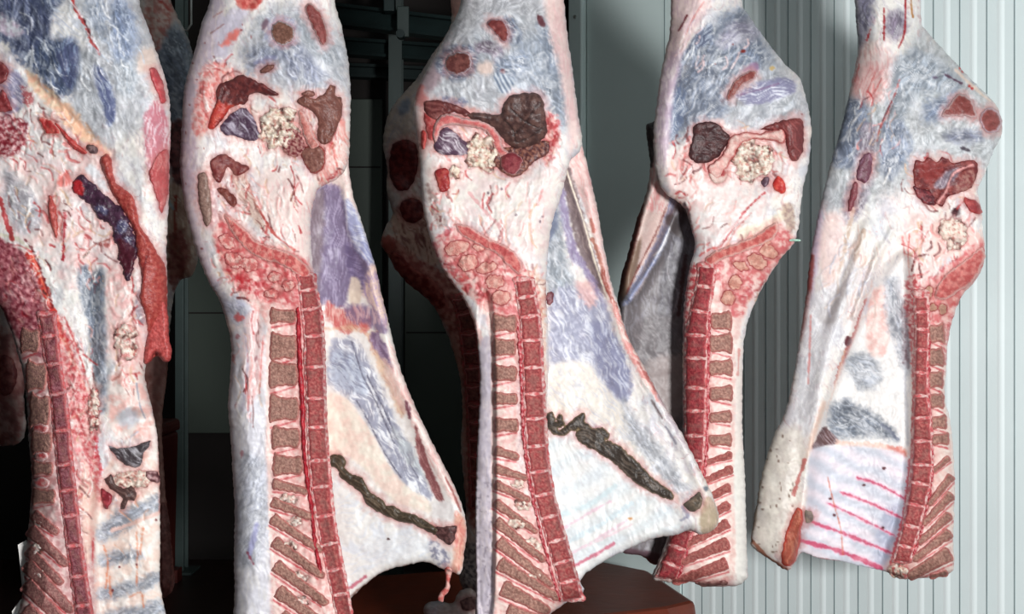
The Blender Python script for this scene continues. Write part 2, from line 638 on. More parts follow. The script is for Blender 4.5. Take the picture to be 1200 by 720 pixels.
def part(base, name, poly, c, c2, parent, kind='mottle', rise=0.0075, R=5, s=1.3, edge=1.4, ang=90, fw=3, fl=26,
         rim=None, rimw=2.5, mat='meat', rough=(0.0, 0.002, 0.001), label=None, extra=None, smooth=True, grow=0.0, halo=(206, 128, 122), ha=0.35):
    """one part lying on a body: outline in the photo, its own mesh"""
    sd = nseed()
    p = Slab(poly, 0, rise, 0, R, s, base=base, seed=sd, edge=edge, smooth=smooth, grow=grow)
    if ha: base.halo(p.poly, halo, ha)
    p.fill(c, c2, kind, ang, fw, fl)
    if rim:
        k = 1 - sstep(rimw * 0.4, rimw * 1.3, p.d + 0.8 * p.n3)
        p.mix(np.ones(len(p.x), bool), np.array(rim) / 255., k * 0.85)
    p.rough(*rough)
    if extra: extra(p)
    p.grain(0.08)
    o = p.build(name, M[mat], parent)
    if label: o['label'] = label
    return o


def spine(body, root, edges, divs, c=(150, 58, 60), c2=(186, 104, 98), strip=(232, 196, 190), rise=0.010, gap=1.1, tops=None):
    """vertebral column strip with one sub-part per sawn vertebra"""
    e = np.array(edges, float)
    yy = np.arange(e[0, 0], e[-1, 0] + 0.1, 2.0)
    xl = np.interp(yy, e[:, 0], e[:, 1]); xr = np.interp(yy, e[:, 0], e[:, 2])
    k = np.ones(9) / 9
    pad = lambda a: np.convolve(np.pad(a, 4, mode='edge'), k, 'valid')
    cx = pad((xl + xr) / 2); hw = pad((xr - xl) / 2)
    L = [(cx[i] - hw[i] - 2.5, yy[i]) for i in range(0, len(yy), 5)]
    R_ = [(cx[i] + hw[i] + 3.0, yy[i]) for i in range(0, len(yy), 5)]
    st = Slab(L + R_[::-1], 0, 0.006, 0, 4, 1.4, base=body, seed=nseed(), edge=1.2)
    st.fill(strip, (206, 96, 98), 'mottle', fw=2.2)
    st.rough(0, 0.002, 0.001).grain(0.07)
    col = st.build('vertebral_column', M['bone'], root)

    def at(y):
        c0 = np.interp(y, yy, cx); h0 = np.interp(y, yy, hw)
        t = np.array([np.interp(y + 8, yy, cx) - np.interp(y - 8, yy, cx), 16.0]); t /= np.hypot(*t)
        n = np.array([t[1], -t[0]])
        return np.array([c0, y]), n, t, h0
    for i in range(len(divs) - 1):
        a, na, ta, ha = at(divs[i]); b, nb, tb, hb = at(divs[i + 1])
        a = a + ta * gap; b = b - tb * gap
        mm = (a + b) / 2; nm = (na + nb) / 2; hm = (ha + hb) / 2 * 0.93
        t = ta
        poly = [a - na * ha * 0.94, a + t * 1.0, a + na * ha * 0.94, a + na * ha + t * 2.5, mm + nm * hm, b + nb * hb - t * 2.5,
                b + nb * hb * 0.94, b - t * 1.0, b - nb * hb * 0.94, b - nb * hb - t * 2.5, mm - nm * hm, a - na * ha + t * 2.5]
        v = Slab(poly, 0, 0.006, 0, 3.0, 1.15, base=st, seed=nseed(), edge=0.9)
        v.fill(c, c2, 'mottle', fw=1.2)
        m = np.ones(len(v.x), bool)
        kk = sstep(-0.3, 0.5, fbm(v.x / 9, v.y / 9, v.seed, 3))
        v.mix(m, np.array((150, 100, 92)) / 255., kk * 0.55)
        kk = (1 - sstep(0.8, 3.4, v.d + v.n3)); v.mix(m, np.array((172, 44, 54)) / 255., kk * 0.55)
        kk = (1 - sstep(0.0, 1.3, v.d + 0.5 * v.n3)); v.mix(m, np.array((226, 170, 164)) / 255., kk * 0.8)
        v.rough(0, 0.001, 0.001).grain(0.14)
        v.build('vertebra', M['bone'], col)
    return col


def process(body, col, p, q, wid, c=(148, 104, 93), c2=(186, 142, 127), rim=(200, 96, 94), flare=1.15, tip=0.68):
    """a sawn spinous process: blunt at p, running to q by the canal"""
    p = np.array(p, float); q = np.array(q, float)
    t = q - p; L = np.hypot(*t); t /= L; n = np.array([-t[1], t[0]])
    h = wid / 2 * 1.14
    nn = n if n[1] > 0 else -n
    base_ = body
    base_.line([p + t * 3 + nn * h * 1.5, (p + q) / 2 + nn * h * 1.25, q + nn * h * 0.9], 2.2, (188, 60, 66), 0.8, 2)
    base_.line([p + t * 2 + nn * h * 2.0, (p + q) / 2 + nn * h * 1.7], 2.6, (246, 232, 222), 0.8, 2)
    base_.dirty = True
    poly = [p + n * h * 0.6, p - n * h * 0.6, p + t * 2.5 - n * h * flare, p + t * L * 0.25 - n * h, p + t * L * 0.6 - n * h * 0.85,
            q + t * 2 - n * h * tip, q + t * 2 + n * h * tip, p + t * L * 0.6 + n * h * 0.85, p + t * L * 0.25 + n * h, p + t * 2.5 + n * h * flare]
    v = Slab(poly, 0, 0.007, 0, 3.0, 1.1, base=body, seed=nseed(), edge=1.3)
    v.fill(c, c2, 'mottle', fw=1.1)
    m = np.ones(len(v.x), bool)
    kk = 1 - sstep(0.6, 3.0, v.d + v.n3); v.mix(m, np.array(rim) / 255., kk * 0.7)
    kk = 1 - sstep(0.0, 1.2, v.d + 0.5 * v.n3); v.mix(m, np.array((232, 196, 186)) / 255., kk * 0.7)
    v.rough(0, 0.001, 0.001).grain(0.13)
    return v.build('spinous_process', M['bone'], col)


def block(body, col, x0, y0, x1, y1, flip=False, **k):
    """short lumbar process: the outer end is the blunt one"""
    cy = (y0 + y1) / 2
    if flip: return process(body, col, (x1, cy), (x0, cy + 1), y1 - y0, tip=0.8, **k)
    return process(body, col, (x0, cy), (x1, cy + 1), y1 - y0, tip=0.8, **k)


def lumps(base, root, name, cx, cy, rx, ry, n, c=(238, 230, 216), c2=(206, 186, 164), seed=0, size=(4, 8), rise=0.012):
    """ragged fat: one knobbly mesh made of many small lobes"""
    rs = random.Random(seed + 3)
    out = []
    for x, y in ell(cx, cy, rx, ry, 0, 16):
        k = rs.uniform(0.72, 1.16); out.append((cx + (x - cx) * k, cy + (y - cy) * k))
    p = Slab(out, 0, 0.003, 0, 5, 1.2, base=base, seed=nseed(), edge=3.6)
    p.fill((238, 228, 214), (222, 196, 180), 'mottle', 0, 2.6)
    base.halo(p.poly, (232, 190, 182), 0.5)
    m = np.ones(len(p.x), bool)
    p.mix(m, np.array(c) / 255., sstep(-0.3, 0.4, fbm(p.x / 9, p.y / 9, p.seed + 4, 3)) * 0.8)
    p.mix(m, np.array(c2) / 255., sstep(0.1, 0.5, fbm(p.x / 6, p.y / 6, p.seed + 6, 3)) * 0.7)
    add = np.zeros(len(p.x))
    for _ in range(n):
        a = rs.uniform(0, 2 * math.pi); r = math.sqrt(rs.random()) * 0.9
        x = cx + rx * r * math.cos(a); y = cy + ry * r * math.sin(a); z = rs.uniform(*size) * rs.choice((0.6, 0.8, 1, 1.2))
        e = rs.uniform(0.6, 1.7); w_ = rs.uniform(0, 3.1)
        uu = (p.x - x) * math.cos(w_) + (p.y - y) * math.sin(w_) + 2 * p.n3; vv = -(p.x - x) * math.sin(w_) + (p.y - y) * math.cos(w_) + 2 * p.n2
        add = np.maximum(add, rise * rs.uniform(0.3, 1) * np.sqrt(np.maximum(0, 1 - (uu * uu * e + vv * vv / e) / z ** 2)))
    p.h = p.h + (add + 0.002 * p.n3) * p.prof
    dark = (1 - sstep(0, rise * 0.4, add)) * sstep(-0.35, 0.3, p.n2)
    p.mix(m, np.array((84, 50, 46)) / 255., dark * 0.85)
    red = sstep(0.15, 0.5, fbm(p.x / 5, p.y / 5, p.seed + 9, 3))
    p.mix(m, np.array((176, 84, 76)) / 255., red * 0.5)
    p.grain(0.10)
    return p.build(name, M['fat'], root)


def carcass(px, py, Y, label, name='beef_carcass'):
    r = empty(name, P(px, py, Y))
    tag(r, label, 'meat', None)
    return r


# ================================================================== THE ROOM
M['panel'] = mat_plain('white_panel', (226, 238, 238), 0.45, 0, 0.02, 3.0, 0.05)
M['rib'] = mat_plain('rib_highlight', (240, 250, 250), 0.3, 0, 0.01, 3.0, 0.02)  # lighter than the panel: highlight of the ribs painted into the colour
M['flat_panel'] = mat_plain('flat_panel', (205, 220, 218), 0.5, 0, 0.02, 2.0, 0.05)
M['seam'] = mat_plain('seam_dark', (128, 144, 146), 0.6, 0, 0.05)
M['green'] = mat_plain('green_grey_panel', (66, 76, 68), 0.55, 0, 0.05, 2.0, 0.05)
M['steel'] = mat_plain('dark_steel', (28, 43, 43), 0.5, 0.3, 0.12, 9.0, 0.2)
M['post'] = mat_plain('post_paint', (66, 80, 78), 0.5, 0.1, 0.06, 9.0, 0.1)
M['black'] = mat_plain('dark_wall', (26, 18, 16), 0.8, 0, 0.12, 4.0, 0.2)
M['floor'] = mat_plain('dark_floor', (44, 22, 18), 0.45, 0, 0.15, 5.0, 0.3)
M['ceil'] = mat_plain('ceiling_paint', (150, 158, 156), 0.7, 0, 0.04)
M['bin'] = mat_plain('brown_red_plastic', (104, 38, 14), 0.42, 0, 0.08, 14.0, 0.25)
M['bin_dark'] = mat_plain('dark_red_plastic', (86, 26, 20), 0.5, 0, 0.08, 14.0, 0.2)
M['metal'] = mat_plain('galvanised', (170, 172, 168), 0.35, 0.8, 0.1, 30.0, 0.15)
M['paper'] = mat_plain('white_paper', (236, 232, 228), 0.8, 0, 0.02, 8.0, 0.1)
M['green_plastic'] = mat_plain('pale_green_plastic', (150, 205, 180), 0.4, 0, 0.03)


def structure(name, mb, mat, bevel=0.0, parent=None):
    o = mb.build(name, mat, parent, bevel=bevel)
    if not parent: o['kind'] = 'structure'
    return o


structure('floor', MB().box(-7, 4.6, -2.0, 11.2, -0.1, 0.0), M['floor'])
structure('ceiling', MB().box(-7, 4.6, 2.0, 11.2, 3.45, 3.55), M['ceil'])

# right wall of ribbed panels, running away to the left at an angle
K, W0 = 0.85, 5.9
th = math.atan(K)
tx, ty = math.cos(th), -math.sin(th)            # along the wall, to the right
nxw, nyw = -math.sin(th), -math.cos(th)         # towards the room


def wall_pt(t, out=0.0):
    return (t * tx + nxw * out, W0 + t * ty + nyw * out)


def t_of_px(px):
    u = (px - 600.0) / F
    x = u * W0 / (1 + K * u)
    return x / tx


tA, tB, tC, tD = t_of_px(673), t_of_px(690), t_of_px(800), t_of_px(1330)
mb = MB()
q = lambda a, b, o0, o1: [wall_pt(a, o1), wall_pt(b, o1), wall_pt(b, o0), wall_pt(a, o0)]
mb.hexa(q(tC, tD, -0.12, 0.0), 0, 3.45)
wall = structure('wall_right', mb, M['panel'])
per = (t_of_px(1094) - t_of_px(1034.5)) / 2
rib = MB(); sm = MB()
t = t_of_px(1034.5)
while t > tC + 0.02: t -= per
k = 0
while t < tD:
    sm.hexa(q(t - 0.0018, t + 0.0018, -0.001, 0.0012), 0, 3.44)                    # joint
    m_ = t + per * 0.5
    rib.hexa([wall_pt(m_ - 0.013, 0.0), wall_pt(m_ - 0.003, 0.0016), wall_pt(m_ + 0.003, 0.0016), wall_pt(m_ + 0.013, 0.0)], 0, 3.44)
    t += per
rib.build('rib', M['rib'], wall)
sm.build('joint', M['seam'], wall)
mb = MB(); mb.hexa(q(tB, tC - 0.004, -0.12, 0.012), 0, 3.45)
wf = structure('wall_panel', mb, M['flat_panel'])
mb = MB()
for p_ in (781,):
    a = t_of_px(p_); mb.hexa(q(a - 0.002, a + 0.002, 0.011, 0.0135), 0, 3.44)
mb.build('joint', M['seam'], wf)
mb = MB(); mb.hexa(q(tA, tB - 0.006, -0.14, 0.04), 0, 3.45)
wt = structure('trim_1', mb, M['flat_panel'], 0.006)
mb = MB()
for z in np.arange(0.25, 3.4, 0.45):
    x, y = wall_pt((tA + tB) / 2, 0.04)
    mb.tube([(x, y, z), (x + nxw * 0.006, y + nyw * 0.006, z)], 0.007, 8)
mb.build('screw', M['metal'], wt)

# the dark room beyond
YB = 7.6
structure('wall_back', MB().box(-7, 2.4, YB, YB + 0.1, 0, 3.45), M['black'])
structure('wall_left', MB().box(-7.1, -7.0, -1.0, 11.2, 0, 3.45), M['black'])


def back_panel(px0, px1, y0, y1, name, label, seams=()):
    x0 = (px0 - 600) * (YB - 0.06) / F; x1 = (px1 - 600) * (YB - 0.06) / F
    z1 = H + (360 - y0) * (YB - 0.06) / F; z0 = H + (360 - y1) * (YB - 0.06) / F
    r = structure(name, MB().box(x0, x1, YB - 0.06, YB - 0.001, z0, z1), M['green'], 0.004)
    for s_ in seams:
        z = H + (360 - s_) * (YB - 0.06) / F
        MB().box(x0 + 0.01, x1 - 0.01, YB - 0.064, YB - 0.059, z - 0.004, z + 0.004).build('joint', M['black'], r)
    return r


back_panel(219, 330, 300, 508, 'wall_panel_left', '', (367,))
back_panel(474, 640, 118, 596, 'wall_panel_centre', '', (200, 390))
back_panel(405, 448, 116, 520, 'wall_panel_middle', '', (196,))


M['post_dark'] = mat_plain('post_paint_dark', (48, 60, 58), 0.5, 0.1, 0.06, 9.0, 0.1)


def post(px0, px1, Y, z1, label, mat='post'):
    x0 = (px0 - 600) * Y / F; x1 = (px1 - 600) * Y / F
    r = empty('steel_post', ((x0 + x1) / 2, Y, 0))
    tag(r, label, 'post')
    wd = x1 - x0
    m = MB()
    m.box(x0, x1, Y, Y + 0.012, 0.012, z1).box(x0, x1, Y + 0.1, Y + 0.112, 0.012, z1).box((x0 + x1) / 2 - 0.006, (x0 + x1) / 2 + 0.006, Y + 0.01, Y + 0.102, 0.012, z1)
    m.build('column', M[mat], r, bevel=0.002)
    MB().box(x0 - 0.05, x1 + 0.05, Y - 0.05, Y + 0.16, 0, 0.012).build('base_plate', M['post'], r)
    return r


post(205, 215, 7.2, 3.45, 'green grey steel post behind the leftmost carcasses, beside the dark red crate')
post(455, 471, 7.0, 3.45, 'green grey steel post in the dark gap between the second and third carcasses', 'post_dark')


def beam(p0, p1, hgt, label):
    (xa, ya, za), (xb, yb, zb) = p0, p1
    r = empty('steel_beam', ((xa + xb) / 2, (ya + yb) / 2, (za + zb) / 2))
    tag(r, label, 'beam')
    def bar(z0, z1, dy):
        v = [(xa, ya - dy, za + z0), (xb, yb - dy, zb + z0), (xb, yb + dy, zb + z0), (xa, ya + dy, za + z0)]
        return MB().prism(v, (0, 0, z1 - z0))
    bar(-hgt / 2, -hgt / 2 + 0.015, 0.05).build('flange', M['steel'], r)
    bar(hgt / 2 - 0.015, hgt / 2, 0.05).build('flange', M['steel'], r)
    bar(-hgt / 2 + 0.014, hgt / 2 - 0.014, 0.008).build('web', M['steel'], r)
    return r


def span(y0, y1, Ya, Yb, a=330, b=700):
    """beam seen at rows y0 (at px a) and y1 (at px b)"""
    return P(a, y0, Ya), P(b, y1, Yb)


beam(*span(10, 55, 6.9, 6.3), 0.10, 'dark steel beam under the top edge with a trolley bracket, uppermost of the dark beams')
beam(*span(50, 76, 7.3, 6.8), 0.085, 'dark steel beam in the gap left of the middle carcass, second from top')
beam(*span(80, 96, 7.5, 7.3), 0.07, 'dark steel beam in the gap left of the middle carcass, lowest of them')

# trolley bracket on the uppermost beam
x, y, z = P(474, 30, 6.62)
r = tag(empty('trolley_bracket', (x, y, z)), 'small steel trolley bracket clamped to the uppermost dark beam', 'bracket')
MB().box(x - 0.028, x + 0.028, y - 0.10, y - 0.075, z - 0.07, z + 0.07).build('plate', M['post_dark'], r, bevel=0.004)
MB().tube([(x - 0.01, y - 0.125, z - 0.06), (x - 0.01, y - 0.06, z - 0.06)], 0.02, 12).build('roller', M['steel'], r)
MB().box(x - 0.09, x - 0.04, y - 0.09, y + 0.0, z + 0.05, z + 0.12).build('clamp', M['steel'], r, bevel=0.004)

# overhead hanging rails (mostly above the frame)
RAIL_Z = 2.95


def rail(pts, label):
    cx = sum(p[0] for p in pts) / len(pts); cy = sum(p[1] for p in pts) / len(pts)
    r = tag(empty('overhead_rail', (cx, cy, RAIL_Z)), label, 'rail')
    MB().tube([(p[0], p[1], RAIL_Z) for p in pts], 0.022, 14).build('pipe', M['metal'], r, True)
    for a in pts[1:-1:2]:
        MB().tube([(a[0], a[1], RAIL_Z), (a[0], a[1], 3.45)], 0.012, 8).build('hanger', M['metal'], r)
    return r


def hang_xy(px, Y): return ((px - 600) * Y / F, Y)


HANG = [(60, 3.26), (320, 3.42), (600, 3.58), (826, 3.81), (1040, 3.92)]
rail([(-1.9, 3.05)] + [hang_xy(*h) for h in HANG] + [(1.7, 4.1)], 'front overhead rail carrying the five front carcasses')
rail([(-2.2, 4.15), hang_xy(157, 4.22), (-0.6, 4.26), hang_xy(538, 4.30), (0.9, 4.36)], 'rear overhead rail carrying the carcasses in the second row')


def hook(x, y, ztip, label):
    """round steel hook welded under the rail; its bight ends at the shank"""
    r = tag(empty('meat_hook', (x, y, ztip)), label, 'hook', 'hooks on the rails')
    top = RAIL_Z - 0.0225
    pts = [(x, y, top), (x, y, top - 0.10), (x, y, ztip + 0.12)]
    for a in np.linspace(0, math.pi * 1.15, 9):
        pts.append((x - 0.035 + 0.035 * math.cos(a), y, ztip + 0.062 - 0.055 * math.sin(a)))
    MB().tube(pts, 0.006, 8).build('hook_rod', M['metal'], r, True)
    MB().tube([(x, y, top), (x, y, top - 0.05)], 0.016, 14).build('swivel', M['steel'], r)
    return r


# big brown-red bin under the middle carcasses
def big_bin(corners, z1, name, label, mat):
    """corners: front right, back right, back left, front left"""
    n_ = len(corners)
    cx = sum(p[0] for p in corners) / n_; cy = sum(p[1] for p in corners) / n_
    r = tag(empty(name, (cx, cy, 0)), label, 'bin')
    sc = lambda k: [(cx + (p[0] - cx) * k, cy + (p[1] - cy) * k) for p in corners[::-1]]
    ch = sc(1.0)
    zl = z1 - 0.06
    MB().hexa(sc(0.90), 0.06, zl - 0.002, sc(0.955)).build('tub', mat, r, bevel=0.015)
    MB().hexa(sc(1.0), zl, z1, sc(0.985)).build('lid', mat, r, bevel=0.018)
    for p in [sc(0.80)[k] for k in ((0, 1, -1, -2) if n_ == 4 else (0, 1, 3, 5))]:
        MB().box(p[0] - 0.05, p[0] + 0.05, p[1] - 0.05, p[1] + 0.05, 0, 0.062).build('foot', mat, r)
    return r


big_bin([(0.50, 4.49), (0.60, 4.59), (0.50, 5.14), (0.321, 5.35), (-0.79, 4.93), (-0.53, 3.95)], 0.40, 'storage_bin',
        'large brown red plastic bin standing under the middle carcasses', M['bin'])
big_bin([(-1.64, 6.55), (-1.64, 7.05), (-2.1, 7.05), (-2.1, 6.55)], 0.80, 'crate',
        'dark red crate in the shadow beside the left steel post', M['bin_dark'])


# ================================================================== THE CARCASSES
BLUE = (140, 156, 188); SLATE = (96, 108, 138); WHITE = (240, 240, 242); COOL = (216, 224, 234); LILAC = (172, 164, 190)
PINKW = (242, 212, 206); ROSE = (222, 150, 148); RED = (186, 38, 44); DRED = (112, 36, 40); CREAM = (240, 226, 204)
MUS = (128, 62, 58); MUS2 = (160, 92, 82); DARK = (62, 36, 38); DARK2 = (96, 62, 58); PURP = (98, 78, 108); BRN = (122, 80, 68)


def membrane(s, poly, c=BLUE, ang=80, a=0.9, soft=10, warp=5, fw=2.2, seed=0, w=WHITE):
    c = np.array(c, float); c = c * 0.8 + 0.2 * c.mean()
    s.patch(poly, c * 0.90, soft + 4, warp + 1, a * 0.85, 'fiber', c * 1.12, ang, fw * 3.2, 40, seed + 40)
    s.patch(poly, c * 0.62, soft + 4, warp, a * 0.75, 'fiber', c * 1.0, ang, fw * 1.3, 34, seed + 20)
    m, k = s._mask(poly, soft + 6, warp + 2)
    if m.any():
        s.mix(m, np.array(w) / 255., k * a * 0.7 * s.tex(m, 'strand', ang, fw * 3.4, 60, seed + 60))
        s.mix(m, np.array(w) / 255., k * a * 0.55 * s.tex(m, 'fiber', ang + 6, fw * 2.2, 44, seed))
        s.mix(m, c * 0.55 / 255., k * a * 0.45 * s.tex(m, 'strand', ang - 5, fw * 4, 60, seed + 70))


# ---------------------------------------------------------------- rightmost carcass
def carcass_right():
    Y = 3.92
    r = carcass(1000, 680, Y, 'rightmost beef side hanging before the ribbed wall, ribs and sawn spine facing out')
    s = Slab([(1004, -70), (1003, 20), (1006, 50), (1003, 75), (995, 110), (983, 160), (975, 185), (965, 225), (955, 270), (948, 310),
              (944, 350), (938, 390), (930, 440), (921, 480), (907, 510), (897, 540), (891, 565), (886, 595), (880, 630), (882, 642),
              (902, 656), (922, 669), (931, 661), (940, 648), (962, 655), (985, 658), (1010, 664), (1040, 671), (1055, 679), (1080, 678), (1105, 675),
              (1118, 666), (1117, 630), (1119, 580), (1117, 525), (1113, 490), (1107, 465), (1109, 435), (1111, 400), (1118, 370), (1128, 346),
              (1140, 333), (1151, 315), (1154, 295), (1152, 270), (1150, 246), (1146, 222), (1155, 202), (1164, 178), (1173, 160), (1174, 140), (1165, 120),
              (1140, 95), (1110, 63), (1086, 36), (1079, 20), (1074, -70)],
             Y, 0.060, 0.17, 34, 1.25, seed=11)
    s.bump(1075, 130, 70, 80, 0.05).bump(1040, 40, 30, 70, 0.04).bump(925, 600, 30, 90, 0.03).bump(1100, 480, 18, 200, 0.02)
    s.bump(1150, 140, 25, 30, 0.02).bump(1105, 215, 34, 26, -0.026)
    cav = [(1062, 300), (1066, 350), (1069, 400), (1067, 470), (1066, 540), (1058, 600), (1040, 655), (1028, 676), (985, 668), (938, 655), (946, 600),
           (957, 520), (975, 460), (998, 400), (1020, 345), (1040, 315)]
    s.relief(cav, -0.055, 16)
    s.ridge([(1012, 270), (995, 340), (975, 400), (960, 470), (952, 540), (945, 610)], 12, 0.028)
    s.ridge([(1030, 290), (1010, 350), (990, 410)], 5, 0.014).ridge([(1045, 270), (1020, 320), (1000, 370)], 4, 0.014)
    s.ridge([(1052, 100), (1030, 150), (1024, 200)], 5, -0.006).ridge([(1012, 250), (985, 330), (965, 380)], 6, -0.012)
    s.rough(0.007, 0.003, 0.0012)
    s.fat((240, 235, 228), 75, 0.6, 0.4)
    membrane(s, [(990, 130), (1050, 70), (1090, 45), (1165, 130), (1170, 170), (1150, 195), (1080, 180), (1060, 220), (1000, 240), (965, 240)], (196, 204, 210), 115, 0.7, 24, 8, 3)
    membrane(s, [(1008, -70), (1027, -70), (1022, 18), (1012, 44), (1004, 50)], (142, 138, 170), 95)
    membrane(s, [(1042, 18), (1056, 12), (1062, 28), (1050, 45), (1040, 40)], (150, 132, 160), 110)
    s.patch(ell(1016, 98, 20, 24, 20), (232, 168, 164), 16, 5, 0.8)
    s.patch([(1000, 60), (1030, 52), (1050, 80), (1030, 120), (1000, 110), (996, 90)], PINKW, 14, 5, 0.6, 'fiber', ROSE, 100)
    membrane(s, [(988, 122), (1010, 118), (1018, 150), (1008, 190), (985, 195), (976, 180)], BLUE, 110)
    membrane(s, [(1050, 75), (1075, 60), (1110, 80), (1125, 100), (1100, 108), (1075, 110), (1055, 140), (1040, 150), (1045, 110)], (178, 190, 206), 125)
    membrane(s, [(1035, 150), (1058, 145), (1065, 175), (1050, 205), (1034, 200)], BLUE, 100)
    membrane(s, [(1083, 125), (1105, 115), (1118, 108), (1110, 130), (1100, 140), (1085, 142)], BLUE, 150)
    membrane(s, ell(1130, 160, 22, 7, 0), (140, 146, 172), 0)
    membrane(s, [(1010, 150), (1022, 148), (1028, 160), (1022, 200), (1010, 245), (992, 262), (990, 235), (1003, 200)], (150, 132, 152), 108)
    s.line([(1061, -60), (1061, 20), (1059, 42), (1053, 56)], 2.6, (158, 30, 38)).line([(1036, 10), (1036, 47)], 2.2, (150, 30, 36), warp=3)
    s.line([(1067, -60), (1068, 5), (1070, 20)], 2.4, (176, 120, 62)).line([(1020, 35), (1016, 46)], 2.5, RED, warp=3)
    s.line([(1055, 92), (1045, 120), (1032, 148), (1028, 165)], 1.8, (176, 70, 66), 0.8, 2.5)
    s.line([(1045, 118), (1034, 142)], 2, (110, 40, 50))
    for p in ([(1026, 85), (1016, 108)], [(1033, 92), (1024, 110)], [(1007, 75), (1002, 95)]): s.line(p, 1.5, (190, 76, 74), 0.8)
    s.line([(1108, 88), (1116, 92), (1127, 98)], 3.5, (92, 66, 84)).patch(ell(1096, 91, 3.5, 2), (110, 100, 120), 2, 1)
    s.line([(1120, 82), (1130, 92), (1148, 108), (1160, 118)], 4, (240, 214, 196), 0.8)
    for p in ((1125, 80), (1128, 84), (1136, 101), (1139, 104)): s.patch(ell(*p, 1.5, 1.5), (190, 60, 56), 1.5, 0.6)
    s.patch(ell(1131, 175, 6, 2.2, 20), (70, 62, 72), 2, 1)
    s.patch([(955, 240), (965, 255), (958, 310), (950, 360), (945, 350), (948, 300)], (200, 178, 205), 8, 3, 0.7)
    s.patch([(950, 300), (954, 310), (950, 345), (945, 380), (938, 400), (942, 360)], (150, 66, 58), 4, 2, 0.8)
    s.patch([(1060, 255), (1085, 250), (1100, 280), (1095, 330), (1075, 335), (1062, 300)], (238, 206, 200), 14, 5, 0.8)
    s.line([(1066, 275), (1064, 300), (1066, 330)], 2.5, (206, 92, 88), 0.8, 3).line([(1058, 278), (1062, 320), (1066, 345)], 2.5, (200, 84, 82), 0.7, 3)
    s.patch([(1095, 262), (1120, 262), (1148, 270), (1150, 285), (1125, 290), (1100, 310), (1094, 290)], (240, 200, 190), 8, 5, 0.9)
    s.patch([(1115, 247), (1123, 240), (1125, 255), (1118, 270), (1113, 260)], (110, 96, 100), 4, 3, 0.8)
    s.patch(ell(1119, 249, 3.5, 6, 15), (66, 28, 34), 2, 1.5)
    s.patch([(1093, 345), (1100, 325), (1120, 305), (1150, 280), (1153, 300), (1140, 333), (1118, 370), (1108, 400), (1085, 400), (1078, 370)], (222, 152, 146), 8, 3, 0.95, 'mottle', (236, 204, 196), 0, 3)
    # flap on the left
    s.patch([(968, 250), (990, 260), (985, 310), (975, 345), (965, 330), (960, 290)], (238, 208, 202), 10, 4, 0.7)
    s.line([(1000, 245), (990, 290), (982, 330)], 7, (206, 178, 158), 0.8, 3)
    s.line([(1012, 270), (1000, 310), (985, 345)], 7, (190, 158, 138), 0.7, 2)
    s.patch([(944, 360), (955, 340), (975, 330), (998, 300), (1005, 330), (985, 380), (965, 440), (955, 500), (938, 510), (930, 470)], (206, 206, 212), 12, 4, 0.75, 'fiber', WHITE, 110)
    s.patch([(975, 345), (985, 340), (980, 375), (962, 380), (958, 368)], (176, 170, 170), 8, 3, 0.7)
    s.line([(950, 370), (949, 410), (947, 450)], 2.6, (206, 120, 116), 0.7, 2)
    s.line([(1052, 300), (1040, 330), (1022, 365), (1010, 390)], 2, (150, 150, 162), 0.7)
    s.line([(1015, 355), (1008, 375), (998, 400), (990, 420), (980, 450)], 8, (168, 66, 62), 0.9, 5)
    s.line([(1014, 360), (1008, 380)], 4, (214, 208, 214), 0.9, 2)
    s.patch(ell(994, 400, 4.5, 6), (96, 46, 54), 2, 1.5)
    s.line([(990, 412), (980, 450), (970, 480), (968, 500)], 4, (228, 168, 140), 0.8, 3)
    s.patch([(953, 500), (963, 470), (968, 478), (958, 505), (948, 535), (940, 548)], (226, 190, 170), 5, 3, 0.7)
    s.patch([(905, 515), (935, 500), (945, 530), (938, 580), (925, 640), (905, 652), (884, 638), (892, 570)], (226, 218, 206), 14, 4, 0.8, 'mottle', (206, 196, 186), 0, 5)
    s.speck(34, (120, 96, 84), (888, 930, 510, 650), (0.6, 1.6), 3)
    s.line([(880, 632), (900, 654), (922, 668)], 5, (160, 96, 72), 0.8, 2).line([(898, 520), (889, 570), (882, 620)], 6, (150, 128, 112), 0.6, 2)
    s.line([(943, 540), (933, 570), (930, 580)], 6, (176, 88, 82), 0.8, 3)
    # belly wall
    s.patch(cav, (232, 230, 228), 8, 2, 0.95, 'fiber', (244, 240, 236), 70)
    s.patch([(1018, 350), (1036, 335), (1042, 370), (1040, 410), (1028, 420), (1016, 410)], (240, 216, 208), 5, 2, 0.9, 'mottle', (228, 182, 174), 0, 4)
    membrane(s, [(1040, 330), (1052, 330), (1064, 400), (1062, 440), (1050, 400), (1040, 370)], (176, 184, 200), 78)
    s.patch([(1056, 360), (1064, 355), (1066, 400), (1066, 430), (1058, 420)], (126, 116, 122), 4, 3, 0.7, 'mottle', (90, 60, 66), 0, 2)
    membrane(s, [(995, 420), (1015, 415), (1030, 430), (1028, 450), (1010, 455), (998, 440)], (176, 184, 198), 30)
    membrane(s, [(975, 480), (990, 470), (1010, 480), (1030, 490), (1045, 505), (1052, 516), (1040, 514), (1015, 510), (990, 512), (974, 505)], (120, 132, 152), 25)
    s.line([(1034, 498), (1043, 505), (1051, 514)], 5, (92, 98, 118), 0.8, 2)
    s.line([(1060, 430), (1062, 480), (1064, 520)], 5, (186, 186, 192), 0.7, 3)
    s.patch([(966, 500), (972, 505), (983, 519), (970, 522), (953, 526), (958, 512)], (92, 62, 62), 2, 1.5, 0.95, 'fiber', (150, 130, 134), 60)
    s.line([(983, 520), (1010, 522), (1040, 524), (1062, 532)], 9, (238, 200, 184), 0.8, 5)
    s.patch([(1040, 522), (1056, 526), (1064, 536), (1050, 534)], (206, 110, 100), 5, 4, 0.8)
